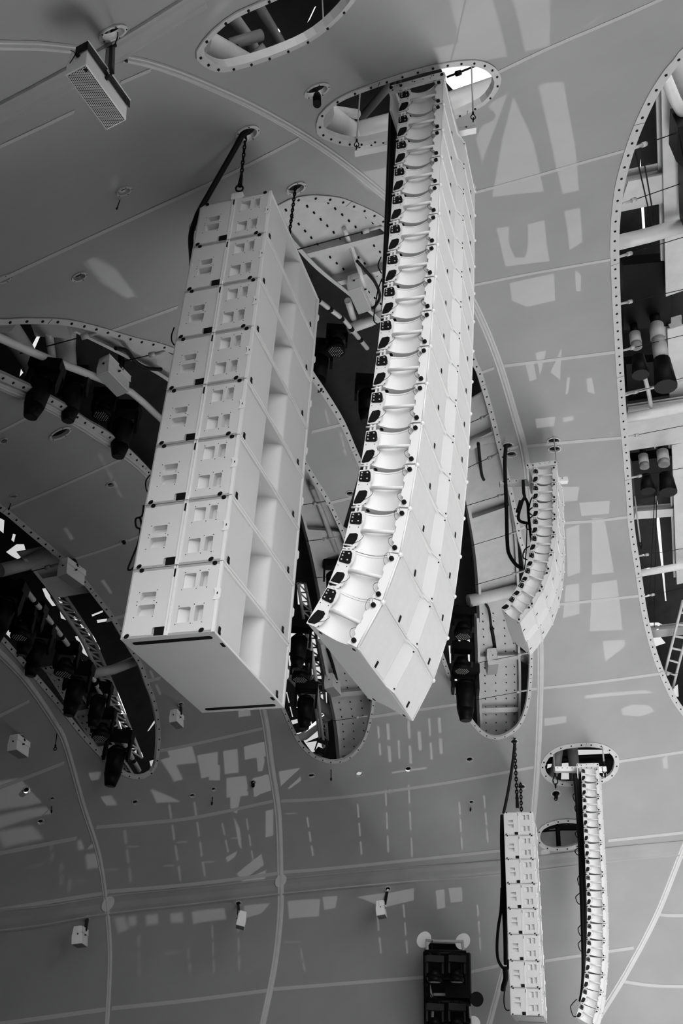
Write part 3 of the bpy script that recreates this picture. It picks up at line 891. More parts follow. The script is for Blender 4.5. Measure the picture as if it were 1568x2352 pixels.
# ================================================================== LINE ARRAYS
UH, UW, UD = 0.356, 1.338, 0.42
def build_unit():
    root = thing('line_array_speaker', '', 'loudspeaker')
    top_r, bot_r = -.034, -(UH - .032)           # the cabinet tapers to the rear
    h = UH
    def ztop(y): return -.003 + (top_r + .003) * (-y / UD)
    def zbot(y): return -(h - .004) + (bot_r + h - .004) * (-y / UD)
    bm = bmesh.new()
    # curved side bodies
    NY, = (12,)
    for side in (0, 1):
        cols = []
        for k in range(NY + 1):
            y = -.345 + (.345 - .06) * k / NY
            t = k / NY
            d = .018 + .055 * math.sin(PI * min(1, t * 1.05)) ** .8 if t < .95 else .02
            x = -d if side == 0 else -UW + d
            cols.append([bm.verts.new((x, y, z)) for z in (ztop(y) - .004, ztop(y) - .02, zbot(y) + .02, zbot(y) + .004)])
        for A, B in zip(cols, cols[1:]):
            for j in range(3):
                f = bm.faces.new((A[j], B[j], B[j + 1], A[j + 1])); f.smooth = True
    # top and bottom boards and rear
    for zf in (ztop, zbot):
        pts = [(-.012, -UD + .01), (-.02, -.345)]
        for k in range(NY + 1):
            y = -.345 + (.345 - .06) * k / NY; t = k / NY
            pts.append((-(.014 + .055 * math.sin(PI * min(1, t * 1.05)) ** .8 if t < .95 else .016), y))
        pts += [(-.01, -.03), (-.01, -.004)]
        full = pts + [(-UW - x, y) for x, y in pts[::-1]]
        s = -1 if zf is ztop else 1
        A = [bm.verts.new((x, y, zf(y))) for x, y in full]
        B = [bm.verts.new((x, y, zf(y) + s * .012)) for x, y in full]
        bm.faces.new(A); bm.faces.new(B[::-1])
        for i in range(len(A)): bm.faces.new((A[i], A[(i + 1) % len(A)], B[(i + 1) % len(A)], B[i]))
    box(bm, -UW + .02, -.02, -UD + .008, -UD + .02, bot_r, top_r)
    mk('cabinet', bm, M_WHITE, root)
    # horizontal stiffening bar
    for x in (-.019, -UW + .019):
        bm = bmesh.new()
        cyl(bm, (x, -.325, -h / 2 + .004), (x, -.075, -h / 2 - .006), .014, 10)
        mk('side_bar', bm, M_WHITE, root)
    # front grilles: near panel leans in, centre strip steps out, far panel leans back
    c0, c1 = -.60, -.73
    fr = [(-.022, .0), (c0, -.018), (c1, .030), (-UW + .022, .0)]
    for a, b, nm, mt in ((0, 1, 'front_grille', M_WHITE2), (1, 2, 'centre_strip', M_WHITE), (2, 3, 'front_grille', M_WHITE2)):
        bm = bmesh.new()
        (xa, ya), (xb, yb) = fr[a], fr[b]
        e = .004 if a != 1 else 0
        z0, z1 = -.014, -h + .014
        if a == 1: z0, z1 = -.006, -h + .006
        A = [bm.verts.new(p) for p in ((xa - e, ya - .002, z0), (xb + e, yb - .002, z0), (xb + e, yb - .002, z1), (xa - e, ya - .002, z1))]
        B = [bm.verts.new((v.co.x, v.co.y - .025, v.co.z)) for v in A]
        bm.faces.new(A); bm.faces.new(B[::-1])
        for i in range(4): bm.faces.new((A[i], A[(i + 1) % 4], B[(i + 1) % 4], B[i]))
        g = mk(nm, bm, mt, root)
        if a != 1:
            for zz in (-.004, -h + .006):
                bm = bmesh.new()
                A = [bm.verts.new(p) for p in ((xa, ya + .004, zz), (xb, yb + .004, zz), (xb, yb + .004, zz - (.012 if zz > -.1 else -.012)), (xa, ya + .004, zz - (.012 if zz > -.1 else -.012)))]
                B = [bm.verts.new((v.co.x, v.co.y - .03, v.co.z)) for v in A]
                bm.faces.new(A); bm.faces.new(B[::-1])
                for i in range(4): bm.faces.new((A[i], A[(i + 1) % 4], B[(i + 1) % 4], B[i]))
                mk('grille_rail', bm, M_WHITE, root)
            bm = bmesh.new()
            f = .60; x = xa + (xb - xa) * f; y = ya + (yb - ya) * f
            box(bm, x - .011, x + .011, y - .004, y + .004, -h + .028, -h + .074)
            mk('latch_slot', bm, M_BLACK, root)
    for z in (-.03, -h + .03):
        x = c1 + .012
        bm = bmesh.new()
        cyl(bm, (x, .02, z), (x, .030, z), .006, 8)
        mk('strip_screw', bm, M_BLACK, root)
    # rounded bulge at the joints, near corner edge and far corner
    for x in (-.006, -UW + .006):
        bm = bmesh.new()
        cyl(bm, (x, -.006, -.012), (x, -.006, -h + .012), .007, 8)
        bmesh.ops.create_uvsphere(bm, u_segments=8, v_segments=6, radius=.017, matrix=Matrix.Translation((x, -.002, -.004)))
        mk('corner_edge', bm, M_STEEL, root)
    bm = bmesh.new()
    tube(bm, [(c0 + .02, -.014, -.003), (c0 - .04, .004, -.003), (c1, .030, -.003), (c1 - .1, .026, -.003)], .0055, 6)
    mk('joint_bead', bm, M_STEEL, root)
    for side in (0, 1):
        def X(a): return a if side == 0 else -UW - a
        def ex(bm, pts, a0, a1, mi=0): extrude_poly(bm, pts, 0, min(X(a0), X(a1)), max(X(a0), X(a1)), mi)
        # front rigging plate with wavy rear edge
        bm = bmesh.new()
        ex(bm, [(-.012, -.006), (-.012, -h + .008), (-.085, -h + .012), (-.082, -h + .035), (-.066, -h + .055), (-.062, -h + .085), (-.080, -h + .105),
                (-.080, -h + .15), (-.070, -h + .165), (-.070, -h + .205), (-.082, -h + .22), (-.082, -h + .25), (-.066, -h + .27), (-.060, -.065), (-.070, -.05), (-.088, -.03), (-.086, -.006)], .0, -.006)
        mk('front_rigging_plate', bm, M_STEEL, root)
        for zz in (-.048, -h + .042):
            bm = bmesh.new()
            cyl(bm, (X(-.002), -.047, zz), (X(.016), -.047, zz), .0165, 14)
            cyl(bm, (X(.016), -.047, zz), (X(.022), -.047, zz), .008, 10)
            mk('locking_knob', bm, M_BLACKG, root)
        # rear rigging plate with round-shouldered cut
        bm = bmesh.new()
        ex(bm, [(-UD, top_r - .004), (-.325, top_r + .004), (-.315, top_r - .01), (-.307, top_r - .05), (-.309, top_r - .085), (-.320, -.15), (-.322, -.19),
                (-.312, -.215), (-.306, bot_r + .075), (-.320, bot_r + .025), (-.345, bot_r - .002), (-UD, bot_r - .002)], .0, -.008)
        for y, z in ((-.405, -.16), (-.33, bot_r + .01), (-.34, -.16)):
            cyl(bm, (X(-.004), y, z), (X(.002), y, z), .0035, 6, 1)
        mk('rear_rigging_plate', bm, [M_STEEL, M_BLACK], root)
        bm = bmesh.new()
        ex(bm, rrect(-UD + .012, -.337, top_r - .095, top_r - .018, .012)[:0] or [(-.413, top_r - .016), (-.350, top_r - .010), (-.336, top_r - .024), (-.328, top_r - .058), (-.328, top_r - .098), (-.338, top_r - .106), (-.404, top_r - .100), (-.413, top_r - .09)], -.001, .005)
        p = mk('angle_selector', bm, M_BLACKG, root)
        bm = bmesh.new()
        for y, z in ((-.396, -.038), (-.356, -.038), (-.396, -.060), (-.394, -.090), (-.350, -.088)):
            bm = bmesh.new()
            cyl(bm, (X(.004), y, top_r + z + .008), (X(.010), y, top_r + z + .008), .0055, 8)
            mk('stud', bm, M_STUD, p)
        bm = bmesh.new()
        ex(bm, [(-.392, bot_r + .112), (-.345, bot_r + .116), (-.330, bot_r + .104), (-.330, bot_r + .072), (-.342, bot_r + .038), (-.362, bot_r + .014), (-.406, bot_r + .006), (-.416, bot_r + .014), (-.412, bot_r + .045), (-.402, bot_r + .085)], -.001, .004)
        mk('carry_handle', bm, M_BLACKG, root)
        # hinge link to the unit above, small pins
        bm = bmesh.new()
        box(bm, *sorted((X(-.012), X(.002))), -.395, -.382, top_r - .004, top_r + .05)
        box(bm, *sorted((X(-.012), X(.002))), -.366, -.352, top_r - .004, top_r + .05)
        cyl(bm, (X(.001), -.425, top_r + .03), (X(.001), -.352, top_r + .034), .007, 8)
        mk('rear_link', bm, M_STEEL, root)
        # wire lanyards of knobs and selector
        def arc(pts):
            bm = bmesh.new()
            tube(bm, spline([(X(.004 + .012 * math.sin(i)), y, z) for i, (y, z) in enumerate(pts)], 5), .0016, 4)
            mk('lanyard', bm, M_CABLE, root)
        arc([(-.335, top_r - .06), (-.318, top_r - .085), (-.322, top_r - .105), (-.34, top_r - .10)])
        arc([(-.34, bot_r + .04), (-.30, bot_r + .055), (-.283, bot_r + .085), (-.295, bot_r + .10)])
        arc([(-.055, -.045), (-.075, -.012), (-.098, -.03), (-.095, -.075), (-.08, -.095)])
        arc([(-.06, -h + .045), (-.088, -h + .065), (-.10, -h + .10), (-.08, -h + .125)])
    # underside slots
    for x in (-.07, -1.268):
        for y in (-.055, -.33):
            bm = bmesh.new()
            extrude_poly(bm, rrect(x - .018, x + .018, y - .011, y + .011, .008), 2, zbot(y) - .003, zbot(y) + .004)
            mk('underside_slot', bm, M_BLACK, root)
    register(root)
    return root

unit0 = build_unit()
ARR = [
 ('near', np.array([.702, 5.551, 9.909]), 20.4, [1.3, 1.4, 1.6, 1.7, 1.8, 2.2, 2.6, 3.0, 3.4, 4.1, 4.9, 5.6, 7.8, 9.6, 17.9, 27.1], 'speakers of the big near line array', 'big near line array'),
 ('mid', np.array([3.758, 14.315, 11.887]), 18.15, [2.9, 2.9, 2.8, 6.1, 9.3, 13.5, 21.6, 32.2, 40.7], 'speakers of the short curved line array', 'short curved middle array'),
 ('far', np.array([6.599, 23.428, 9.482]), 16.5, [2.1, 2.0, 1.9, 1.7, 1.6, 1.9, 2.1, 2.3, 2.5, 3.9, 5.3, 6.7, 8.7, 10.7, 16.2, 22.3], 'speakers of the far line array', 'far line array, lower right'),
]
NUM = {16: 'sixteen', 9: 'nine'}
first = True
BOT = {}
for nm, P0, az_, ths, grp, where in ARR:
    w, n = azd(az_), azd(az_ + 90)
    P = P0.copy()
    for i, t in enumerate(ths):
        t = math.radians(t)
        y = n * math.cos(t) - ZD * math.sin(t)
        z = ZD * math.cos(t) + n * math.sin(t)
        M = frame_M(P, -w, y, z)
        o = ordname(i, len(ths))
        ext = ''
        lab = 'white line array speaker, %s of %s in the %s%s' % (o, NUM[len(ths)], where, ext)
        if first:
            unit0.matrix_world = M; unit0['label'] = lab; unit0['group'] = grp; first = False
        else: copy_tree(unit0, M, lab, grp)
        P = P - z * UH
    BOT[nm] = P

# ------------------------------------------------------------------ flying frames over the arrays
def flying_frame(P0, az_, label):
    w, n = azd(az_), azd(az_ + 90)
    M = frame_M(P0 + ZD * .012, -w, n, ZD)
    root = thing('flying_frame', label, 'rigging frame', M)
    for x, nm in ((-.012, 'side_plate'), (-UW + .012, 'side_plate')):
        bm = bmesh.new()
        extrude_poly(bm, [(0.0, .0), (0.012, .05), (0.0, .095), (-.09, .10), (-.44, .095), (-.50, .10), (-.53, .07), (-.53, .0), (-.46, -.012), (-.40, .0), (-.30, .012), (-.12, .012), (-.06, .0)], 0, x - .012, x + .012)
        for y, z, r in ((-.02, .055, .016), (-.505, .06, .016), (-.49, .02, .008), (-.41, .05, .013), (-.28, .06, .008), (-.30, .075, .006), (-.20, .065, .006), (-.12, .08, .006), (-.10, .08, .006), (-.13, .05, .005), (-.45, .07, .005), (-.43, .075, .005)):
            s = 1 if x > -.1 else -1
            cyl(bm, (x + s * .010, y, z), (x + s * (.022 if r > .01 else .014), y, z), r, 10, 1)
        mk(nm, bm, [M_STEEL, M_BLACK], root)
    for y0, y1 in ((-.53, -.47), (-.06, -.01)):
        bm = bmesh.new()
        box(bm, -UW + .02, -.02, y0, y1, .0, .09)
        mk('cross_tube', bm, M_STEEL, root)
    bm = bmesh.new()
    box(bm, -.46, -.02, -.52, -.50, -.25, .0)
    mk('rear_link_plate', bm, M_STEEL, root)
    return root
flying_frame(ARR[0][1], 20.4, 'white steel flying frame on top of the big near line array')
flying_frame(ARR[1][1], 18.15, 'white steel flying frame on top of the short curved centre line array')
flying_frame(ARR[2][1], 16.5, 'white steel flying frame on top of the far line array')

# ------------------------------------------------------------------ spreader beams, hooks and ropes
def at_depth(px, py, ref, dd=0.0):
    """point on the line of sight of a traced pixel at the distance of a reference point"""
    D = (np.asarray(ref) - CAM) @ FW + dd
    r = RT * (px - CX) - UP * (py - CY) + FW * FPX
    return CAM + r / FPX * D

def beam_between(name, p, q, hw, material, label, cat, holes=True):
    p, q = np.array(p), np.array(q)
    x = (q - p); L = np.linalg.norm(x); x = x / L
    z = ZD - x * (ZD @ x); z = z / np.linalg.norm(z)
    y = np.cross(z, x)
    bm = bmesh.new()
    box(bm, 0, L, -hw, hw, -hw * .8, hw * .8)
    for k in range(int(L / .12)):
        for s in (-1, 1):
            cyl(bm, (.06 + k * .12, s * hw, hw * .3), (.06 + k * .12, s * (hw + .002), hw * .3), .012, 6, 1)
    return tag(mk(name, bm, [material, M_BLACK], M=frame_M(p, x, y, z)), label, cat)

def hook(name, P, r, label):
    """closed rope thimble with shackle hanging at P"""
    root = thing(name, label, 'hook', Matrix.Translation(Vector(P)))
    bm = bmesh.new()
    pts = [(0, 0, 0), (r * .55, 0, -r * .9), (r * .6, 0, -r * 1.8), (0, 0, -r * 2.4), (-r * .6, 0, -r * 1.8), (-r * .55, 0, -r * .9)]
    tube(bm, spline(pts, 5, True), r * .16, 6, closed=True)
    mk('thimble', bm, M_DARK, root)
    bm = bmesh.new()
    cyl(bm, (0, 0, -.1 * r), (0, 0, r * .9), r * .28, 8)
    mk('ferrule', bm, M_BLACK, root)
    bm = bmesh.new()
    tube(bm, spline([(0, r * .4, -r * 2.3), (0, r * .4, -r * 3.0), (0, 0, -r * 3.4), (0, -r * .4, -r * 3.0), (0, -r * .4, -r * 2.3)], 4), r * .15, 6)
    cyl(bm, (0, -r * .6, -r * 2.3), (0, r * .6, -r * 2.3), r * .16, 8)
    mk('shackle', bm, M_DARK, root)
    return root

def rope(name, P, Q, r, label, cat='rope', material=None):
    bm = bmesh.new()
    tube(bm, [P, Q], r, 8)
    return tag(mk(name, bm, material or M_ROPE), label, cat)

A0 = ARR[0][1]
w0, n0 = azd(20.4), azd(110.4)
beam_between('spreader_beam', at_depth(813, 350, A0 + w0 * 1.0), at_depth(1092, 296, A0 + w0 * 1.0), .035, M_STEEL, 'white perforated spreader beam behind the top of the big near line array', 'beam')
for (hx, hy, tx, ty, side) in ((819, 325, 823, 200, 'left'), (1086, 262, 1077, 95, 'right')):
    H = at_depth(hx, hy, A0 + w0 * 1.0)
    T = H.copy(); T[2] = T[2] + (1.0 if side == 'left' else 1.3)
    hook('rope_hook', H, .035, 'black rope thimble and shackle holding the %s end of the near spreader beam' % side)
    rope('wire_rope', H + ZD * .03, T, .008, 'thin wire rope into the oval opening, %s end of the near spreader beam' % side)
A1 = ARR[1][1]
w1 = azd(18.15)
beam_between('spreader_beam', at_depth(1147, 1112, A1 + w1 * .67), at_depth(1303, 1103, A1 + w1 * .67), .055, M_STEEL, 'white perforated spreader beam crossing the top of the short curved centre line array', 'beam')
A2 = ARR[2][1]
w2 = azd(16.5)
beam_between('spreader_beam', at_depth(1273, 1768, A2 + w2 * .5), at_depth(1391, 1768, A2 + w2 * .5), .075, M_STEEL, 'white perforated spreader beam crossing the top of the far line array', 'beam')
for (hx, hy) in ((1274, 1782), (1387, 1757)):
    H = at_depth(hx, hy, A2 + w2 * .5)
    hook('rope_hook', H, .09, 'black rope thimble at the %s end of the far spreader beam' % ('left' if hx < 1300 else 'right'))
    rope('wire_rope', H + ZD * .05, H + ZD * 1.6, .02, 'thin wire rope above the %s end of the far spreader beam' % ('left' if hx < 1300 else 'right'))
H = at_depth(1275, 1062, A1 + w1 * .67)
rope('wire_rope', at_depth(1278, 1066, A1 + w1 * .67), S(1271, 1012) + ZD * .4, .012, 'thin wire rope from the round hole to the right end of the centre spreader beam')

def chain(P, Q, pitch, r, label):
    P, Q = np.array(P), np.array(Q)
    L = np.linalg.norm(Q - P); N = max(2, int(L / pitch)); d = (Q - P) / L
    a = np.cross(d, [0.3, 1, 0]); a = a / np.linalg.norm(a); b = np.cross(d, a)
    bm = bmesh.new()
    for i in range(N):
        c = P + d * (i + .5) * L / N
        s = a if i % 2 else b
        h_ = pitch * .72
        pts = [c + d * h_ * math.sin(t) + s * pitch * .34 * math.cos(t) for t in [2 * PI * k / 8 for k in range(8)]]
        tube(bm, pts, r, 5, closed=True)
    return tag(mk('hoist_chain', bm, M_BLACK), label, 'chain')

# near stack: chains from the round holes
wn, nn_ = azd(NS_AZ), azd(NS_AZ + 90)
c1 = at_depth(548, 443, NS - nn_ * .33)
top1 = at_depth(560, 307, NS - nn_ * .33 + ZD)
T1 = S(562, 300, .5); c1b = c1 + ZD * .10
chain(c1b + ZD * .12, S(562, 306) + ZD * .3, .036, .0065, 'black hoist chain from a round hole to the top of the near subwoofer stack')
root = thing('chain_hook', 'black chain bag hook and shackle on top of the big near subwoofer stack', 'hook', Matrix.Translation(Vector(c1b)))
bm = bmesh.new()
cyl(bm, (0, 0, -.01), (0, 0, .13), .021, 12, r2=.014)
mk('swivel_body', bm, M_BLACK, root)
bm = bmesh.new()
tube(bm, spline([(.0, 0, 0), (.03, 0, -.03), (.02, 0, -.075), (-.02, 0, -.075), (-.03, 0, -.03)], 5, True), .009, 6, closed=True)
mk('hook', bm, M_BLACK, root)
P2 = NS - nn_ * .33 + wn * 1.2
chain(P2 + ZD * .0, S(679, 433) + ZD * .3, .038, .007, 'black hoist chain from a round hole to behind the near subwoofer stack')
bm = bmesh.new()
q = at_depth(545, 456, NS - nn_ * .33)
box(bm, -.022, .022, -.05, .05, -.02, .05, M=frame_M(q, -wn, nn_, ZD))
cyl(bm, q + ZD * .05 - nn_ * .04, q + ZD * .05 + nn_ * .04, .02, 10)
tag(mk('lifting_lug', bm, M_STEEL), 'white steel lifting lug on the top edge of the big near subwoofer stack', 'rigging lug')
# far stack chains
wf, nf = azd(FS_AZ), azd(FS_AZ + 90)
cf = at_depth(1188, 1855, FS - nf * .33)
chain(cf + ZD * .1, S(1181, 1704) + ZD * .3, .085, .015, 'black hoist chain above the small far subwoofer stack')
chain(FS - nf * .33 + wf * 1.2, S(1196, 1808) + ZD * .3, .085, .015, 'second short black hoist chain behind the small far subwoofer stack')
bm = bmesh.new()
cyl(bm, cf, cf + ZD * .3, .045, 10, r2=.03)
tag(mk('chain_hook', bm, M_BLACK), 'black chain hook on top of the small far subwoofer stack', 'hook')

# ------------------------------------------------------------------ cables
def cable(name, pts, r, label, cat='cable', n=8):
    bm = bmesh.new()
    tube(bm, spline(pts, n), r, 7)
    return tag(mk(name, bm, M_CABLE), label, cat)
def px_cable(pxs, ref, r, label, dd=0.0):
    return cable('cable', [at_depth(x, y, ref, dd) for x, y in pxs], r, label)
# big near stack: trunk from the hole down the rear edge
rear = NS - nn_ * (SDP + .02)
def rearp(x, y, z, k=.1):
    pass
def on_line(px, py, base):
    """point above/below base (vertical line) closest to the traced row"""
    lo, hi = -3.0, 14.0
    for _ in range(40):
        mid = (lo + hi) / 2
        if proj(np.array([base[0], base[1], mid]))[1] < py: hi = mid
        else: lo = mid
    return np.array([base[0], base[1], (lo + hi) / 2])
refN = NS - nn_ * .66
pts = [S(556, 306) + ZD * .4, S(556, 306) + ZD * .05, at_depth(551, 320, S(556, 310), -.03), at_depth(466, 470, refN), at_depth(449, 505, refN + wn * .1), at_depth(438, 545, refN + wn * .15)]
trunk = pts + [on_line(0, y, refN - nn_ * .04 + wn * .12) for y in (620, 720, 850, 1000, 1150)] + [on_line(0, 1290, refN - nn_ * .03 + wn * .2)]
cable('thick_cable', trunk, .026, 'thick black cable from the round hole down the near subwoofer stack rear edge')
px_cable([(400, 752), (394, 770), (395, 785), (403, 795)], refN, .006, 'small black cable loop beside the third box of the big near stack')
px_cable([(345, 1090), (335, 1105), (336, 1125), (344, 1135)], refN, .006, 'small black cable loop beside the sixth box of the big near stack')
px_cable([(330, 1160), (326, 1185), (312, 1192), (313, 1210), (322, 1218), (316, 1250), (302, 1285), (294, 1308), (308, 1302), (325, 1260)], refN, .009, 'tangle of black cable hanging beside the lower boxes of the big near stack')
px_cable([(322, 1190), (326, 1220), (318, 1280), (305, 1340)], refN, .010, 'straight black cable tail beside the lowest box of the big near stack')
# near array trunk
Bp = A0 - n0 * .56 + w0 * .25
tr = [np.array([Bp[0], Bp[1], z]) for z in (10.6, 9.8, 9, 8, 7.2)] + [np.array([Bp[0], Bp[1], 6.2]) - n0 * .06, np.array([Bp[0], Bp[1], 5.4]) - n0 * .22]
for k, (dn, dw) in enumerate(((0, 0), (-.035, .05), (.03, .07), (-.01, .12))):
    cable('thick_cable', [p + n0 * dn + w0 * dw for p in tr], .024, 'thick black cable in the bundle hanging behind the big near line array', 'cable')['group'] = 'cable bundle behind the big near line array'
px_cable([(877, 640), (868, 665), (862, 700), (858, 735), (868, 745)], A0 - n0 * .6, .006, 'thin black cable loop left of the near line array bundle')
px_cable([(875, 590), (868, 610), (876, 628)], A0 - n0 * .6, .006, 'tiny black cable loop left of the near line array bundle')
# centre array cables
R1 = A1 - np.array([math.cos(math.radians(18.15)), -math.sin(math.radians(18.15)), 0]) * .6
px_cable([(1162, 1022), (1159, 1060), (1161, 1120), (1163, 1180), (1165, 1250), (1170, 1275), (1185, 1297), (1200, 1306)], A1 + w1 * .6, .035, 'thick black cable sagging from the round hole to the rear of the centre line array')
px_cable([(1201, 1102), (1202, 1130), (1204, 1142), (1197, 1155), (1192, 1175), (1190, 1190), (1196, 1198), (1212, 1202)], R1, .028, 'black cable with inline connectors looped left of the centre line array')
px_cable([(1204, 1142), (1211, 1155), (1213, 1180), (1215, 1200), (1218, 1225), (1222, 1255)], R1, .026, 'black cable running down close behind the centre line array')
px_cable([(1226, 1138), (1219, 1148), (1215, 1165), (1214, 1175)], R1, .012, 'thin black jumper at the third speaker of the centre line array')
px_cable([(1226, 1164), (1217, 1170), (1215, 1178), (1226, 1186)], R1, .012, 'thin black jumper at the fourth speaker of the centre line array')
px_cable([(1226, 1184), (1217, 1190), (1213, 1200), (1208, 1208), (1212, 1216), (1224, 1214)], R1, .012, 'thin black jumper loop at the fifth speaker of the centre line array')
px_cable([(1210, 1200), (1209, 1240), (1207, 1280), (1204, 1308)], R1, .010, 'thin straight black cable left of the centre line array')
px_cable([(1222, 1252), (1205, 1262), (1201, 1280), (1212, 1286)], R1, .012, 'thin black cable loop at the seventh speaker of the centre line array')
bm = bmesh.new()
for (x, y, x2, y2) in ((1197, 1150, 1192, 1168), (1191, 1168, 1189, 1178)):
    cyl(bm, at_depth(x, y, R1), at_depth(x2, y2, R1), .045, 10)
tag(mk('cable_connector', bm, M_CABLE), 'fat black inline connectors on the cable loop left of the centre line array', 'connector')
# far stack and far array cables
RF = FS - nf * .70
px_cable([(1182, 1708), (1176, 1760), (1166, 1820), (1156, 1868)], RF, .035, 'black cable slanting from the round hole to the rear corner of the small far stack')
for k, (dx, r) in enumerate(((0, .05), (4, .03), (-3, .025))):
    px_cable([(1154 + dx, 1872), (1153 + dx, 1930), (1155 + dx, 2000), (1156 + dx, 2060), (1160 + dx * .5, 2150), (1161, 2215)], RF, r, ['thickest', 'inner', 'outer'][k] + ' black cable running down the rear of the small far subwoofer stack')
px_cable([(1152, 2040), (1150, 2090), (1144, 2130), (1141, 2175), (1144, 2205), (1155, 2223), (1165, 2224), (1169, 2205)], RF, .035, 'thick black cable swagged in a loop left of the small far subwoofer stack')
px_cable([(1160, 2225), (1160, 2260), (1157, 2290), (1158, 2310), (1163, 2320), (1170, 2320)], RF, .014, 'thin black cable hanging to the lowest box of the small far stack')
px_cable([(1159, 2222), (1161, 2245), (1156, 2265), (1155, 2275)], RF, .06, 'bunched black cable bundle at the foot of the small far stack')
RA = A2 - azd(106.5) * .58
for k, (dx, r) in enumerate(((0, .055), (7, .045), (14, .045), (18, .03))):
    px_cable([(1320 + dx * .6, 1778), (1326 + dx, 1850), (1332 + dx, 1950), (1335 + dx, 2040), (1338 + dx * .9, 2130), (1340 + dx * .7, 2220), (1338 + dx * .4, 2270), (1333 + dx * .3, 2300)], RA, r, ['leftmost', 'second', 'third', 'rightmost'][k] + ' thick black cable of the bundle behind the far line array')
for k, (a, b, dx) in enumerate([(1815, 1843, 12), (1843, 1868, 9), (1905, 1925, 10), (1945, 1965, 12), (2005, 2035, 8), (2048, 2077, 14), (2120, 2150, 11), (2155, 2185, 12), (2295, 2335, 14)]):
    x = 1327 + (a - 1800) * .035 if a < 2200 else 1324
    px_cable([(x, a), (x - dx * .8, a + (b - a) * .3), (x - dx, (a + b) / 2), (x - dx * .6, b - 2), (x, b)], RA, .012, '%s thin black cable loop, counted from the top, left of the far line array bundle' % ['first', 'second', 'third', 'fourth', 'fifth', 'sixth', 'seventh', 'eighth', 'lowest'][k])

# ================================================================== SMALL HANGING SPEAKERS
def small_speaker(M, label, L=.365, H=.131, D=.212, detail=True, group=None, gm=None):
    """X long edge, Y short edge, Z towards the back; grille in the plane z=0"""
    root = thing('point_speaker', label, 'loudspeaker', M, group)
    bm = bmesh.new()
    # tapered body: narrower to the back on one side
    pts = [(0, .0), (H, .0), (H, D * .45), (H * .80, D), (H * .05, D), (0, D * .8)]
    extrude_poly(bm, pts, 0, 0, L)
    bmesh.ops.bevel(bm, geom=bm.edges[:], offset=.004, segments=1, affect='EDGES')
    mk('cabinet', bm, M_WHITE, root)
    bm = bmesh.new()
    box(bm, .008, L - .008, .006, H - .006, -.004, .004)
    mk('grille', bm, gm or M_GRILLE, root)
    if detail:
        bm = bmesh.new()
        box(bm, .016, .034, .010, .026, -.006, .0)
        mk('badge', bm, M_BLACK, root)
    # bracket along the side facing Y-
    bm = bmesh.new()
    box(bm, -.012, L + .012, -.012, -.006, D * .62, D * .95)
    box(bm, -.012, -.008, -.012, H * .5, D * .62, D * .95)
    mk('yoke_bracket', bm, M_DARK if detail else M_STEEL, root)
    bm = bmesh.new()
    box(bm, -.014, L + .014, -.016, -.011, D * .93, D * .96)
    mk('bracket_edge', bm, M_STEEL, root)
    for a_, b_ in (((L * .46, -.03, D * .55), (L * .46, .0, D * .55)), ((-.012, H * .4, D * .55), (-.002, H * .4, D * .55))):
        bm = bmesh.new()
        cyl(bm, a_, b_, .012, 12)
        mk('locking_knob', bm, M_BLACKG, root)
    return root

Xs = np.array([.439, .899, .009]); Ys = np.array([-.884, .433, -.173]); Zs = np.array([-.159, .068, .985])
Os = np.array([-1.464, 3.168, 6.328])
sp = small_speaker(frame_M(Os, Xs, Ys, Zs), 'white loudspeaker with perforated grille hung from the round hole at top left')
bm = bmesh.new()
tube(bm, spline([Os + Ys * .10 + Zs * .20 - Xs * .01, Os + Ys * .06 + Zs * .12 - Xs * .02, Os + Ys * .09 + Zs * .05 - Xs * .02, Os + Ys * .04 + Zs * .17 - Xs * .01], 6), .002, 5)
tag(mk('safety_wire', bm, M_CABLE), 'thin black safety wire looped at the end of the top left loudspeaker', 'cable')
topP = S(256, 72, .35)
arm = Os + Xs * .17 - Ys * .02 + Zs * .17
def stem(P, Q, label, w_=.022):
    d = Q - P; L = np.linalg.norm(d); z = d / L
    x = np.cross(z, [0.2, 1, 0]); x = x / np.linalg.norm(x); y = np.cross(z, x)
    root = thing('hanger_arm', label, 'bracket', frame_M(P, x, y, z))
    bm = bmesh.new()
    box(bm, -w_, -w_ * .1, -w_ * .8, w_ * .8, 0, L)
    mk('dark_channel', bm, M_DARK, root)
    bm = bmesh.new()
    box(bm, w_ * .1, w_ * .9, -w_ * .6, w_ * .6, 0, L)
    cyl(bm, (w_ * 1.3, 0, L * .1), (w_ * 1.3, 0, L), w_ * .12, 6)
    mk('grey_channel', bm, M_GREY, root)
    return root
stem(arm, topP, 'dark twin channel hanger arm holding the loudspeaker at top left')
bm = bmesh.new()
tube(bm, spline([S(270, 72, .1), at_depth(270, 85, arm), at_depth(266, 96, arm), at_depth(264, 104, arm)], 5), .004, 6)
cyl(bm, at_depth(264, 102, arm), at_depth(264, 107, arm), .01, 8)
tag(mk('safety_hook', bm, M_CABLE), 'short black safety hook dangling from the round hole at top left', 'hook')

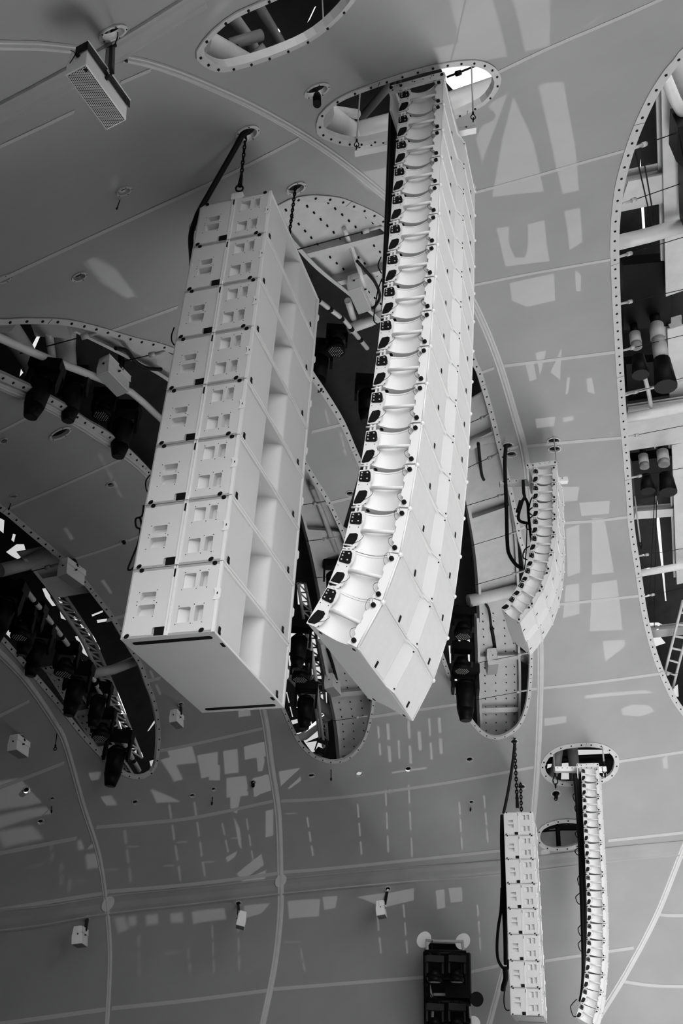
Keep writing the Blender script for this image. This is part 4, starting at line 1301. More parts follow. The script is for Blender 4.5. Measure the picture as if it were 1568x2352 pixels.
# the smaller ones, all hung the same way; px, py = upper right corner of the grille
def spk_at(px, py, size, off, turn, label, hole=None, arm_=None, pale=False):
    O = S(px, py, off)
    R = np.array(Matrix.Rotation(math.radians(turn), 3, 'Z'))
    x, y, z = R @ Xs, R @ Ys, R @ Zs
    k = size
    small_speaker(frame_M(O, x, y, z), label, .365 * k, .15 * k, .24 * k, detail=False, gm=M_GRILLE2)
    T0 = O + x * .18 * k - y * .01 + z * .2 * k
    Q = None
    if hole is not None: Q = S(hole[0], hole[1], .15)
    if arm_ is not None: Q = S(arm_[0], arm_[1], .5)
    if Q is not None:
        bm = bmesh.new()
        tube(bm, spline([T0, (T0 + Q) / 2 + ZD * .03, Q], 4), .026 * k, 6)
        tube(bm, spline([T0 + x * .05 * k, (T0 + Q) / 2 + x * .07 * k, Q + x * .05 * k], 4), .010 * k, 5)
        tag(mk('hanger_arm', bm, M_PIPE if pale else M_DARK), ('pale' if pale else 'black') + ' hanger arm of the ' + label.split(' ', 1)[1], 'bracket')
for a in [
 (406, 1656, 1.0, -.6, 12, 'small white loudspeaker just below the underside of the near subwoofer stack', (415, 1620)),
 (38, 1721, 1.05, -.6, 12, 'small pale loudspeaker at the left edge, between two ribs', (45, 1694)),
 (188, 2166, 1.25, -.9, 24, 'small white loudspeaker at lower left, left of the second rib', (201, 2109)),
 (541, 2132, 1.2, -.9, -150, 'small white loudspeaker turned sideways between the two lower ribs', (547, 2078)),
 (884, 2100, 1.35, -.9, 16, 'small white loudspeaker hanging under the band at bottom centre', (890, 2045)),
 (153, 1316, 1.1, -.4, 0, 'small grey loudspeaker at the rim of the lower left opening', (164, 1284))]:
    spk_at(*a[:6], hole=a[6])
spk_at(829, 660, 1.25, .05, 5, 'pale loudspeaker inside the long opening between the two big hangs', arm_=(790, 525), pale=True)
spk_at(249, 852, 1.15, .1, 0, 'pale loudspeaker behind the white pole of the upper left opening', arm_=(275, 805))
spk_at(766, 1577, 1.4, .1, 5, 'pale loudspeaker in the opening left of the big line array', arm_=(752, 1490))
spk_at(1146, 1524, 1.7, .1, 20, 'pale loudspeaker below the fat tube of the long opening', arm_=(1128, 1440))

# ================================================================== DROP MICROPHONES and small things in the round holes
def drop_mic(hx, hy, tx, ty, label, ring=False, off=-.05):
    A = S(hx, hy, .12); D = S(hx, hy)
    B = at_depth(tx, ty, D, -.05)
    root = thing('drop_microphone', label, 'microphone', Matrix.Translation(Vector(A)))
    s = np.linalg.norm(D - CAM) / FPX
    A_, B_ = Vector((0, 0, 0)), Vector(B - A)
    bm = bmesh.new(); tube(bm, [A_, B_], max(.004, 1.1 * s), 5); mk('stem', bm, M_CABLE, root)
    bm = bmesh.new()
    d = (B_ - A_).normalized()
    cyl(bm, B_ - d * 5 * s, B_ + d * 1 * s, 2.3 * s, 8, r2=1.6 * s)
    if ring: tube(bm, [B_ + d * 4 * s + Vector((math.cos(t), 0, math.sin(t))) * 3.2 * s for t in [k * PI / 4 for k in range(8)]], 1.1 * s, 5, closed=True)
    mk('capsule', bm, M_BLACK, root)
MICS = [(283, 438, 268, 480, 'black drop microphone below the round hole left of the big near stack'),
 (30, 1140, 20, 1170, 'short dark drop microphone at the far left above the lower opening'),
 (120, 1836, 118, 1866, 'thin drop microphone at lower left near the bright panels'),
 (490, 1814, 486, 1848, 'thin drop microphone between the two lower ribs'),
 (1082, 1844, 1080, 1862, 'tiny drop microphone left of the small far subwoofer stack'),
 (760, 1752, 760, 1792, 'thin hanging wire under the end of the lower opening')]
for a in MICS: drop_mic(*a)
drop_mic(133, 1664, 127, 1716, 'long dark drop rod with a ring at its end, at left', ring=True)
def plug(hx, hy, ln, r, label, ring=False):
    P = S(hx, hy, .1); Q = S(hx, hy); s = np.linalg.norm(Q - CAM) / FPX
    root = thing('hanging_pin', label, 'rigging pin', Matrix.Translation(Vector(P)))
    bm = bmesh.new()
    cyl(bm, (0, 0, 0), Vector(at_depth(hx + 1, hy + ln, Q, -.05) - P), r * s, 12)
    mk('pin', bm, M_BLACK, root)
    if ring:
        B_ = Vector(at_depth(hx, hy + ln + 3, Q, -.05) - P)
        bm = bmesh.new(); tube(bm, [B_ + Vector((math.cos(t), 0, math.sin(t))) * 3.2 * s for t in [k * PI / 4 for k in range(8)]], 1.1 * s, 5, closed=True)
        mk('eye', bm, M_BLACK, root)
plug(727, 207, 32, 9, 'fat black pin poking out of the round hole left of the big near line array')
plug(1276, 1822, 10, 4, 'black pin with an eye in the round hole left of the far line array', True)
plug(580, 1796, 9, 4, 'black pin in a round hole right of the middle lower rib')
plug(284, 1243, 4, 4, 'dark plug in the round hole on the seam left of the near stack')

# ================================================================== INSIDE THE CAVITY, seen through the openings
def girder(name, left, right, off, depth, label, cross=None, dots=True, material=None, flange_w=.06):
    """shallow tray-like girder following two traced edges at `off` metres above the membrane"""
    n = 26
    Lp = resample([S(x, y, off) for x, y in spline(left, 6)], 1); Rp = None
    def even(pl):
        P = [S(x, y, off) for x, y in spline(pl, 6)]
        tot = sum(np.linalg.norm(b - a) for a, b in zip(P, P[1:]))
        return resample(P, tot / n)[:n + 1]
    Lp, Rp = even(left), even(right)
    root = thing(name, label, 'girder')
    bm = bmesh.new(); R = []
    for a, b in zip(Lp, Rp):
        nn = normal_in((a + b) / 2)
        R.append([bm.verts.new(q) for q in (a, b, b - nn * .03, a - nn * .03)])
    for A, B in zip(R, R[1:]):
        for k in range(4): bm.faces.new((A[k], A[(k + 1) % 4], B[(k + 1) % 4], B[k]))
    for q in (R[0], R[-1]): bm.faces.new(q)
    WB = bm
    for E, F in ((Lp, Rp), (Rp, Lp)):
        bm = bmesh.new(); R = []
        for a, b in zip(E, F):
            nn = normal_in(a); o = (b - a) / np.linalg.norm(b - a)
            R.append([bm.verts.new(q) for q in (a, a + nn * depth, a + nn * depth + o * flange_w, a + nn * (depth - .02) + o * flange_w, a + nn * (depth - .02) + o * .015, a + o * .015)])
        for A, B in zip(R, R[1:]):
            for k in range(6): bm.faces.new((A[k], A[(k + 1) % 6], B[(k + 1) % 6], B[k]))
        for q in (R[0], R[-1]): bm.faces.new(q)
        mk('flange', bm, material or M_BEAM, root)
    for c in (cross or []):
        i = min(n - 1, max(0, int(c * n)))
        a, b = Lp[i], Rp[i]; nn = normal_in((a + b) / 2); t = (Lp[i + 1] - Lp[i]); t = t / np.linalg.norm(t)
        bm = bmesh.new()
        vs = [bm.verts.new(q) for q in (a, b, b + nn * depth * .9, a + nn * depth * .9, a + t * .02, b + t * .02, b + t * .02 + nn * depth * .9, a + t * .02 + nn * depth * .9)]
        e = [bm.verts.new(q) for q in (a + nn * depth * .9 - t * .06, b + nn * depth * .9 - t * .06, b + nn * depth * .9 + t * .08, a + nn * depth * .9 + t * .08)]
        for q in ((0, 1, 2, 3), (4, 7, 6, 5), (0, 4, 5, 1), (1, 5, 6, 2), (3, 7, 4, 0)): bm.faces.new([vs[k] for k in q])
        bm.faces.new(e)
        mk('cross_stiffener', bm, material or M_BEAM, root, recalc=False)
    if dots:
        bm = WB
        for i in range(0, n * 2):
            f = i / 2; k = int(min(f, n - 1)); fr = f - k
            a = Lp[k] * (1 - fr) + Lp[min(k + 1, n)] * fr; b = Rp[k] * (1 - fr) + Rp[min(k + 1, n)] * fr
            if i % 3: continue
            for g in (.2, .45, .7, .9):
                p = a + (b - a) * g; nn = normal_in(p)
                cyl(bm, p + nn * .0, p + nn * .03, .013, 6, 1)
    mk('web_panel', WB, [material or M_BEAM, M_BLACK], root)
    return root

girder('box_girder', [(600, 470), (700, 585), (790, 660), (860, 720)], [(790, 440), (880, 510), (960, 600), (1010, 690)], .55, .16, 'pale riveted box girder crossing the upper end of the long opening', cross=[.35, .62])
girder('box_girder', [(1010, 960), (1058, 1120), (1085, 1260), (1094, 1380), (1095, 1420)], [(1110, 900), (1150, 1060), (1178, 1200), (1186, 1320), (1190, 1410)], .55, .16, 'plain pale box girder in the middle of the long opening behind the centre line array', cross=[.18, .5, .9], dots=False)
girder('box_girder', [(1088, 1410), (1092, 1520), (1095, 1620), (1100, 1720)], [(1184, 1405), (1190, 1520), (1190, 1620), (1186, 1720)], .55, .16, 'pale riveted box girder at the lower end of the long opening', cross=[.32, .72])
girder('box_girder', [(655, 1070), (700, 1230), (728, 1360), (745, 1470)], [(760, 1080), (800, 1230), (840, 1370), (850, 1470)], .55, .16, 'dark grey box girder in the lower opening left of the big near line array', cross=[.35, .8], dots=False)
girder('box_girder', [(728, 1470), (750, 1580), (766, 1660), (775, 1755)], [(830, 1460), (850, 1560), (862, 1650), (858, 1755)], .55, .16, 'grey riveted box girder at the opening end left of the big line array', cross=[.45, .9])
girder('box_girder', [(150, 740), (250, 790), (360, 850), (420, 900)], [(230, 735), (330, 770), (430, 825), (490, 870)], .45, .14, 'dim grey box girder at the top of the upper left opening', dots=False)
girder('box_girder', [(40, 1270), (100, 1345), (120, 1375)], [(140, 1250), (200, 1330), (215, 1360)], .5, .14, 'dim grey box girder in the lower left opening beside the small loudspeaker', dots=False, cross=[.5])
girder('box_girder', [(95, 1535), (150, 1620), (190, 1680), (260, 1770)], [(140, 1530), (190, 1600), (235, 1670), (300, 1770)], .5, .14, 'dark grey riveted girder along the lower rim of the lower left opening', cross=[.4, .75])

def pipe(pxs, off, r, label, material=None, cat='pipe', joints=False, name='steel_tube'):
    bm = bmesh.new()
    P = [S(x, y, o) for (x, y), o in zip(pxs, off if isinstance(off, (list, tuple)) else [off] * len(pxs))]
    tube(bm, P, r, 12)
    if joints:
        Q = resample(P, .42)
        for a, b in zip(Q, Q[1:]):
            d = (b - a) / np.linalg.norm(b - a)
            cyl(bm, a, a + d * .10, r * 1.12, 10, 1)
    return tag(mk(name, bm, [material or M_PIPE, M_BLACK]), label, cat)

# upper opening (top of frame)
pipe([(455, 95), (520, 130), (600, 175)], .5, .12, 'fat pale tube at the left end of the topmost oval opening')
pipe([(520, 20), (575, 95), (600, 170)], .9, .06, 'thin grey tube crossing the topmost oval opening', M_BEAM)
pipe([(580, -10), (640, 90), (660, 130)], 1.3, .05, 'thin dark tube slanting across the topmost oval opening', M_GREY)
pipe([(500, 110), (600, 80)], .7, .05, 'short dark clamp tube in the topmost oval opening', M_GREY)
pipe([(560, 150), (610, 110)], .6, .05, 'short dark clamp tube low in the topmost oval opening', M_GREY)
bm = bmesh.new()
for k in range(3):
    c = S(500 + k * 22, 118 + k * 12, .5)
    tube(bm, [c + np.array([math.cos(t) * .0, math.sin(t) * .13, math.cos(t) * .13]) for t in [j * PI / 6 for j in range(12)]], .012, 5, closed=True)
tag(mk('pipe_strap', bm, M_BLACK), 'black straps around the fat pale tube in the topmost opening', 'strap')
rope('wire_rope', S(743, 66, .02), S(738, -40, 1.2), .006, 'thin wire hanging in the right part of the topmost oval opening')
rope('wire_rope', S(1077, 95, .4), S(1071, -20, -.02), .006, 'thin wire running up the membrane above the big near line array')
# array opening
pipe([(805, 312), (905, 285), (1000, 250), (1160, 195)], .55, .13, 'big mottled pale tube crossing the oval opening behind the big near line array', M_PIPE)
pipe([(735, 262), (790, 300), (800, 340)], .45, .16, 'pale curved knuckle of the tube at the left end of the near oval opening')
pipe([(755, 252), (820, 262)], .5, .05, 'pale flange plate at the left end of the near oval opening')
pipe([(820, 190), (870, 150), (905, 120)], 1.4, .05, 'dark brace slanting behind the near oval opening', M_GREY)
pipe([(830, 270), (900, 190), (930, 150)], 1.5, .05, 'second dark brace slanting behind the near oval opening', M_GREY)
pipe([(1026, 177), (1050, 168), (1100, 148)], .9, .012, 'thin tension rod with a turnbuckle across the bright gap of the near oval opening', M_DARK)
bm = bmesh.new(); cyl(bm, S(1046, 170, .88), S(1058, 166, .88), .03, 8)
tag(mk('turnbuckle', bm, M_DARK), 'dark turnbuckle on the tension rod in the near oval opening', 'turnbuckle')
# long opening
pipe([(1060, 1035), (1095, 1015), (1135, 1005)], .4, .09, 'pale tube crossing the long opening beside the lower part of the big near array')
pipe([(1075, 1380), (1120, 1372), (1200, 1352)], .4, .14, 'fat mottled pale tube crossing the long opening under the centre line array')
pipe([(1185, 1500), (1240, 1530)], .7, .12, 'dark tube end at the right of the long opening below the centre line array', M_GREY)
pipe([(725, 685), (790, 735), (843, 800)], .45, .035, 'black and white banded pole rising right of the big near subwoofer stack', joints=True, cat='pole', name='banded_pole')
pipe([(798, 690), (812, 735)], .6, .05, 'short pale post beside the loudspeaker in the long opening')
pipe([(800, 755), (850, 738), (885, 720)], .5, .08, 'pale cross tube under the loudspeaker in the long opening')
cable('cable', [S(x, y, .3) for x, y in ((820, 600), (842, 625), (862, 650), (872, 680), (860, 705), (846, 708))], .022, 'thick black cable looping beside the loudspeaker in the long opening')
cable('cable', [S(x, y, .3) for x, y in ((1098, 1018), (1102, 1060), (1106, 1090), (1111, 1102))], .03, 'doubled black cable hanging from the pale tube in the long opening')
cable('cable', [S(x, y, .3) for x, y in ((1110, 1380), (1122, 1400), (1127, 1435), (1128, 1440))], .03, 'thick black cable dropping from the fat tube to the small loudspeaker in the long opening')
# left opening
pipe([(-30, 762), (0, 776), (60, 803), (120, 828), (180, 850), (240, 874), (300, 900), (330, 925), (372, 965)], .25, .045, 'long white pole crossing the upper left opening', joints=False, cat='pole', name='lighting_pole')
pipe([(10, 740), (50, 800), (90, 870)], .9, .13, 'fat dim tube slanting in the upper left opening', M_BEAM)
pipe([(150, 750), (148, 800), (152, 840)], .8, .13, 'fat dim upright tube in the upper left opening', M_BEAM)
pipe([(112, 765), (120, 820)], .6, .045, 'thin pale drop post holding the white pole in the upper left opening', M_PIPE)
bm = bmesh.new()
c = S(118, 752, .6); box(bm, -.2, .2, -.12, .12, -.04, .04, M=Matrix.Translation(Vector(c)))
tag(mk('clamp_plate', bm, M_BEAM), 'pale clamp plate on top of the thin drop post in the upper left opening', 'bracket')
cable('cable', [S(x, y, .3) for x, y in ((265, 800), (290, 805), (310, 830), (335, 845), (370, 848))], .025, 'thick black cable across the upper left opening')
pipe([(716, 1120), (745, 1190), (772, 1265)], .3, .05, 'dark lighting pole in the opening right of the big near subwoofer stack', M_BEAM, cat='pole', name='lighting_pole')
pipe([(706, 1430), (725, 1560), (743, 1715)], .3, .04, 'upright pale lighting pole in the end of the opening between the big hangs', M_BEAM, cat='pole', name='lighting_pole')
pipe([(660, 1540), (700, 1585), (760, 1640)], .8, .12, 'fat dark tube behind the lights in the opening between the big hangs', M_GREY)
pipe([(655, 1700), (700, 1690), (760, 1640)], .9, .10, 'dark tube low in the opening between the big hangs', M_GREY)
# lower left opening
pipe([(210, 1548), (260, 1538), (310, 1518)], .3, .09, 'grey cross tube in the lower left opening', M_BEAM)
pipe([(0, 1310), (60, 1295), (110, 1270)], .4, .10, 'dim cross tube at the upper end of the lower left opening', M_BEAM)
pipe([(55, 1350), (110, 1420), (170, 1500), (215, 1560), (270, 1680), (320, 1770)], .25, .04, 'long banded lighting pole running down the lower left opening', cat='pole', joints=True, name='lighting_pole')
# truss down the lower left opening
bm = bmesh.new()
TL = [S(x, y, .5) for x, y in resample([(120, 1370), (190, 1470), (240, 1580), (300, 1740)], 22)]
TR_ = [S(x, y, .8) for x, y in resample([(150, 1370), (215, 1470), (262, 1580), (325, 1740)], 22)]
tube(bm, TL, .035, 6); tube(bm, TR_, .035, 6)
for i in range(min(len(TL), len(TR_)) - 1): tube(bm, [TL[i], TR_[i + 1]], .018, 5); tube(bm, [TR_[i], TL[i]], .018, 5)
tag(mk('lattice_truss', bm, M_BEAM), 'grey lattice truss running down the lower left opening', 'truss')
bm = bmesh.new()
TL = [S(x, y, .5) for x, y in resample([(684, 1340), (700, 1440), (715, 1560), (735, 1700)], 22)]
TR_ = [S(x, y, .9) for x, y in resample([(700, 1340), (722, 1440), (742, 1560), (752, 1700)], 22)]
tube(bm, TL, .035, 6); tube(bm, TR_, .035, 6)
for i in range(min(len(TL), len(TR_)) - 1): tube(bm, [TL[i], TR_[i + 1]], .018, 5); tube(bm, [TR_[i], TL[i]], .018, 5)
tag(mk('lattice_truss', bm, M_GREY), 'dark lattice truss behind the lights in the opening between the big hangs', 'truss')
# tension rods that tie the rims to the cavity
RODS = [((876, 520), (640, 585), 'upper end of the long opening'), ((1124, 952), (1070, 975), 'long opening beside the middle of the near array'), ((1143, 1042), (1062, 1080), 'long opening above the centre array'),
 ((1168, 1132), (1060, 1165), 'long opening left of the top of the centre array'), ((1185, 1222), (1060, 1260), 'long opening left of the middle of the centre array'), ((1200, 1312), (1075, 1348), 'long opening above the fat tube'),
 ((1212, 1500), (1085, 1525), 'long opening under the centre array'), ((1208, 1586), (1090, 1608), 'lower end of the long opening'),
 ((745, 1153), (690, 1160), 'opening right of the near stack, upper'), ((770, 1235), (686, 1245), 'opening right of the near stack, second'), ((800, 1322), (682, 1330), 'opening right of the near stack, third'),
 ((840, 1645), (735, 1660), 'end of the opening between the big hangs'),
 ((237, 761), (45, 812), 'upper left opening by the white pole'), ((385, 806), (262, 835), 'upper left opening beside the near stack'),
 ((140, 1295), (50, 1318), 'lower left opening beside the small loudspeaker'),
 ((1455, 340), (1568, 300), 'right opening, first'), ((1430, 468), (1568, 420), 'right opening, second'), ((1421, 590), (1568, 545), 'right opening, third'),
 ((1424, 698), (1568, 665), 'right opening, fourth'), ((1430, 805), (1568, 770), 'right opening, fifth'), ((1438, 907), (1568, 868), 'right opening, sixth'),
 ((1442, 1003), (1568, 978), 'right opening across the web panel'), ((1450, 1097), (1568, 1075), 'right opening under the lower hoists'), ((1468, 1277), (1568, 1260), 'right opening above the lower tube'),
 ((1482, 1370), (1568, 1350), 'right opening, lowest but one'), ((1520, 1550), (1568, 1545), 'right opening, lowest')]
for i, (a, b, w_) in enumerate(RODS):
    root = thing('tension_rod', 'thin black tension rod, ' + w_, 'rod')
    A = S(a[0], a[1], .03); B = S(b[0], b[1], .35)
    s = np.linalg.norm(A - CAM) / FPX
    bm = bmesh.new(); tube(bm, [A, B], .007 + .0 * s, 5); mk('rod', bm, M_CABLE, root)
    bm = bmesh.new(); d = (B - A) / np.linalg.norm(B - A)
    cyl(bm, A - d * .03, A + d * .16, .02, 8); cyl(bm, A + d * .16, A + d * .24, .032, 8)
    mk('turnbuckle', bm, M_RIM, root)

# right opening: columns, tubes, hoists
def bar(p, q, hw, hh, name, label, cat, material, pad=None):
    p, q = np.array(p), np.array(q)
    x = q - p; L = np.linalg.norm(x); x = x / L
    nn = normal_in((p + q) / 2); z = nn - x * (nn @ x); z = z / np.linalg.norm(z); y = np.cross(z, x)
    bm = bmesh.new()
    box(bm, 0, L, -hw, hw, -hh, hh)
    box(bm, 0, L, -hw * 1.5, hw * 1.5, hh, hh + .03)
    box(bm, 0, L, -hw * 1.5, hw * 1.5, -hh - .03, -hh)
    return tag(mk(name, bm, material, M=frame_M(p, x, y, z)), label, cat)
bar(S(1540, 130, .9), S(1545, 660, .9), .11, .1, 'steel_column', 'light grey steel column in the upper part of the right opening', 'column', M_BEAM)
bar(S(1548, 740, .9), S(1552, 905, .9), .11, .1, 'steel_column', 'light grey steel column beside the upper hoists in the right opening', 'column', M_BEAM)
bar(S(1556, 1010, .9), S(1566, 1330, .9), .11, .1, 'steel_column', 'light grey steel column in the lower part of the right opening', 'column', M_BEAM)
bar(S(1425, 440, .8), S(1600, 405, .8), .22, .08, 'steel_beam', 'grey steel cross beam behind the second rod of the right opening', 'beam', M_BEAM)
bar(S(1430, 985, .6), S(1600, 960, .6), .42, .02, 'web_beam', 'broad pale web beam across the right opening', 'beam', M_BEAM)
bar(S(1490, 1452, .8), S(1600, 1440, .8), .08, .06, 'steel_beam', 'dark grey cross beam low in the right opening', 'beam', M_GREY)
bar(S(1455, 1178, .9), S(1560, 1170, .9), .08, .06, 'steel_beam', 'thin bright cross rail under the lower hoists in the right opening', 'beam', M_BEAM)
pipe([(1400, 562), (1490, 540), (1600, 508)], .35, .115, 'pale tube across the right opening under the tall light gap')
pipe([(1420, 963), (1500, 950), (1600, 932)], .35, .10, 'pale tube above the broad web beam in the right opening')
pipe([(1460, 1318), (1520, 1308), (1600, 1295)], .4, .085, 'pale tube across the lower right opening')
pipe([(1528, 178), (1550, 230), (1566, 258)], .3, .07, 'white strut with a forked end at the top of the right opening', M_PIPE)
pipe([(1432, 905), (1500, 890), (1600, 870)], .5, .03, 'thin grey rail above the pale tube in the right opening', M_BEAM)
pipe([(1478, 860), (1488, 895), (1495, 935)], .45, .04, 'short slanting grey tube under the upper hoists', M_BEAM)
def hoist(px, py, r, h, label, off=.7):
    P = S(px, py, off)
    root = thing('chain_hoist', label, 'hoist', Matrix.Translation(Vector(P)))
    bm = bmesh.new()
    cyl(bm, (0, 0, 0), (0, 0, h * .28), r * .7, 14); cyl(bm, (0, 0, h * .3), (0, 0, h * .5), r * .8, 14)
    mk('motor_body', bm, M_DARK, root)
    bm = bmesh.new()
    cyl(bm, (0, 0, -h * .32), (0, 0, -h * .02), r, 18)
    if h > 1.0: cyl(bm, (0, 0, -h * .75), (0, 0, -h * .45), r, 18)
    mk('fabric_sleeve', bm, M_BEAM, root)
    bm = bmesh.new()
    cyl(bm, (0, 0, -h * .45), (0, 0, -h * .32), r * .96, 16)
    cyl(bm, (0, 0, h * .32), (0, 0, h * .34), r * .9, 14)
    mk('collar', bm, M_GREY, root)
    bm = bmesh.new()
    cyl(bm, (0, 0, -h * 1.3), (0, 0, -h * .75), r * 1.5, 12, r2=r * 1.1)
    mk('chain_bag', bm, M_DARK, root)
hoist(1457, 765, .10, .75, 'dark chain hoist with pale sleeve, left of the upper pair, right opening')
hoist(1506, 745, .13, 1.1, 'dark chain hoist with two pale sleeves, right of the upper pair, right opening')
hoist(1476, 1045, .10, .7, 'dark chain hoist, left one of the lower pair in the right opening')
hoist(1520, 1035, .12, .8, 'dark chain hoist, right one of the lower pair in the right opening')
def slab(pxs, off, th, name, label, cat, material):
    P = [S(x, y, off) for x, y in pxs]
    nn = normal_in(sum(P) / len(P))
    bm = bmesh.new()
    A = [bm.verts.new(p) for p in P]; B = [bm.verts.new(p + nn * th) for p in P]
    bm.faces.new(A); bm.faces.new(B[::-1])
    for i in range(len(A)): bm.faces.new((A[i], A[(i + 1) % len(A)], B[(i + 1) % len(A)], B[i]))
    return tag(mk(name, bm, material), label, cat)
slab([(1422, 590), (1530, 580), (1532, 730), (1424, 740)], 1.1, .2, 'hoist_housing', 'black hoist housing above the upper hoists in the right opening', 'equipment box', M_DARK)
slab([(1430, 820), (1540, 810), (1536, 890), (1434, 905)], 1.0, .2, 'hoist_housing', 'black hoist housing under the upper hoists in the right opening', 'equipment box', M_DARK)
slab([(1442, 1042), (1540, 1028), (1538, 1115), (1505, 1120), (1452, 1130)], 1.0, .25, 'hoist_housing', 'black hoist housing behind the lower hoists in the right opening', 'equipment box', M_DARK)
slab([(1538, 250), (1600, 235), (1600, 520), (1560, 500), (1555, 350), (1535, 330)], .4, .3, 'lighting_cluster', 'black lighting cluster at the right edge of the picture', 'stage light', M_DARK)
H = S(1470, 1245, .1)
hook('hoist_hook', H, .05, 'black hoist hook hanging in the right opening under the lower hoists')
rope('wire_rope', H, S(1457, 1140, .6), .016, 'black rope above the hoist hook in the right opening')
for k, (a, b) in enumerate((((1504, 1120), (1488, 1440)), ((1508, 1120), (1502, 1440)), ((1458, 345), (1500, 530)), ((1466, 300), (1508, 540)))):
    rope('wire_rope', S(a[0], a[1], .7), S(b[0], b[1], .7), .010, ['left', 'right', 'left', 'right'][k] + ' of two thin wires hanging in the %s part of the right opening' % ('lower' if k < 2 else 'upper'), material=M_CABLE)
bm = bmesh.new()
LA = [S(x, y, .4) for x, y in resample([(1568, 1380), (1550, 1450), (1535, 1510), (1520, 1570)], 30)]
LB = [S(x, y, .4) for x, y in resample([(1600, 1380), (1580, 1450), (1562, 1510), (1545, 1580)], 30)]
tube(bm, LA, .035, 8); tube(bm, LB, .035, 8)
for a, b in zip(LA, LB): tube(bm, [a, b], .028, 6)
tag(mk('scaffold_ladder', bm, M_BEAM), 'grey scaffold ladder frame at the lower end of the right opening', 'ladder')
# far openings
pipe([(1240, 1748), (1330, 1742), (1425, 1738)], .9, .09, 'black tube crossing the opening above the far line array', M_DARK)
pipe([(1285, 1700), (1277, 1760), (1262, 1800)], .8, .12, 'grey slanting tube left in the opening above the far line array', M_GREY)
pipe([(1312, 1705), (1318, 1760), (1320, 1810)], .8, .14, 'dark upright tube in the opening above the far line array', M_GREY)
pipe([(1279, 1880), (1283, 1950)], .5, .06, 'dark upright tube in the small opening beside the far line array', M_DARK)
pipe([(1235, 1910), (1290, 1905), (1345, 1905)], .8, .03, 'thin dark rail in the small opening beside the far line array', M_DARK)
slab([(1235, 1908), (1360, 1902), (1360, 1960), (1235, 1960)], 1.0, .05, 'grey_panel', 'plain grey panel inside the small opening beside the far line array', 'panel', M_BEAM)

# ================================================================== STAGE LIGHTS
def moving_light(P, k, lean, label, led=False, group=None):
    """hangs from P: clamp and base, yoke with two arms, barrel head with lens; k = overall height in metres"""
    a, b = lean
    R = Matrix.Translation(Vector(P)) @ Matrix.Rotation(math.radians(a), 4, Vector(WD)) @ Matrix.Rotation(math.radians(b), 4, Vector(ND)) @ Matrix.Scale(k, 4)
    root = thing('moving_light', label, 'stage light', R, group)
    bm = bmesh.new()
    box(bm, -.24, .24, -.16, .16, -.17, .0); cyl(bm, (-.12, 0, 0), (-.12, 0, .08), .05, 10); cyl(bm, (.12, 0, 0), (.12, 0, .08), .05, 10)
    mk('base', bm, M_DARK, root)
    for s in (-1, 1):
        bm = bmesh.new()
        extrude_poly(bm, [(-.07, -.16), (.07, -.16), (.09, -.45), (.0, -.55), (-.09, -.45)], 0, min(s * .19, s * .24), max(s * .19, s * .24))
        mk('yoke_arm', bm, M_DARK, root)
    bm = bmesh.new()
    if led:
        cyl(bm, (0, 0, -.34), (0, 0, -.52), .12, 18, r2=.19); cyl(bm, (0, 0, -.52), (0, 0, -.66), .19, 18, r2=.20)
    else:
        cyl(bm, (0, 0, -.28), (0, 0, -.36), .10, 18, r2=.17); cyl(bm, (0, 0, -.36), (0, 0, -.80), .17, 18, r2=.15); cyl(bm, (0, 0, -.80), (0, 0, -1.0), .15, 18, r2=.10)
    mk('head', bm, M_DARK, root)
    bm = bmesh.new()
    if led:
        for i in range(-3, 4):
            for j in range(-3, 4):
                x, y = i * .05 + (j % 2) * .025, j * .045
                if x * x + y * y < .17 ** 2: cyl(bm, (x, y, -.66), (x, y, -.668), .009, 6)
        mk('lens_array', bm, M_LED, root)
    else:
        cyl(bm, (0, 0, -1.0), (0, 0, -1.01), .085, 18)
        mk('lens', bm, M_LENS, root)
    return root
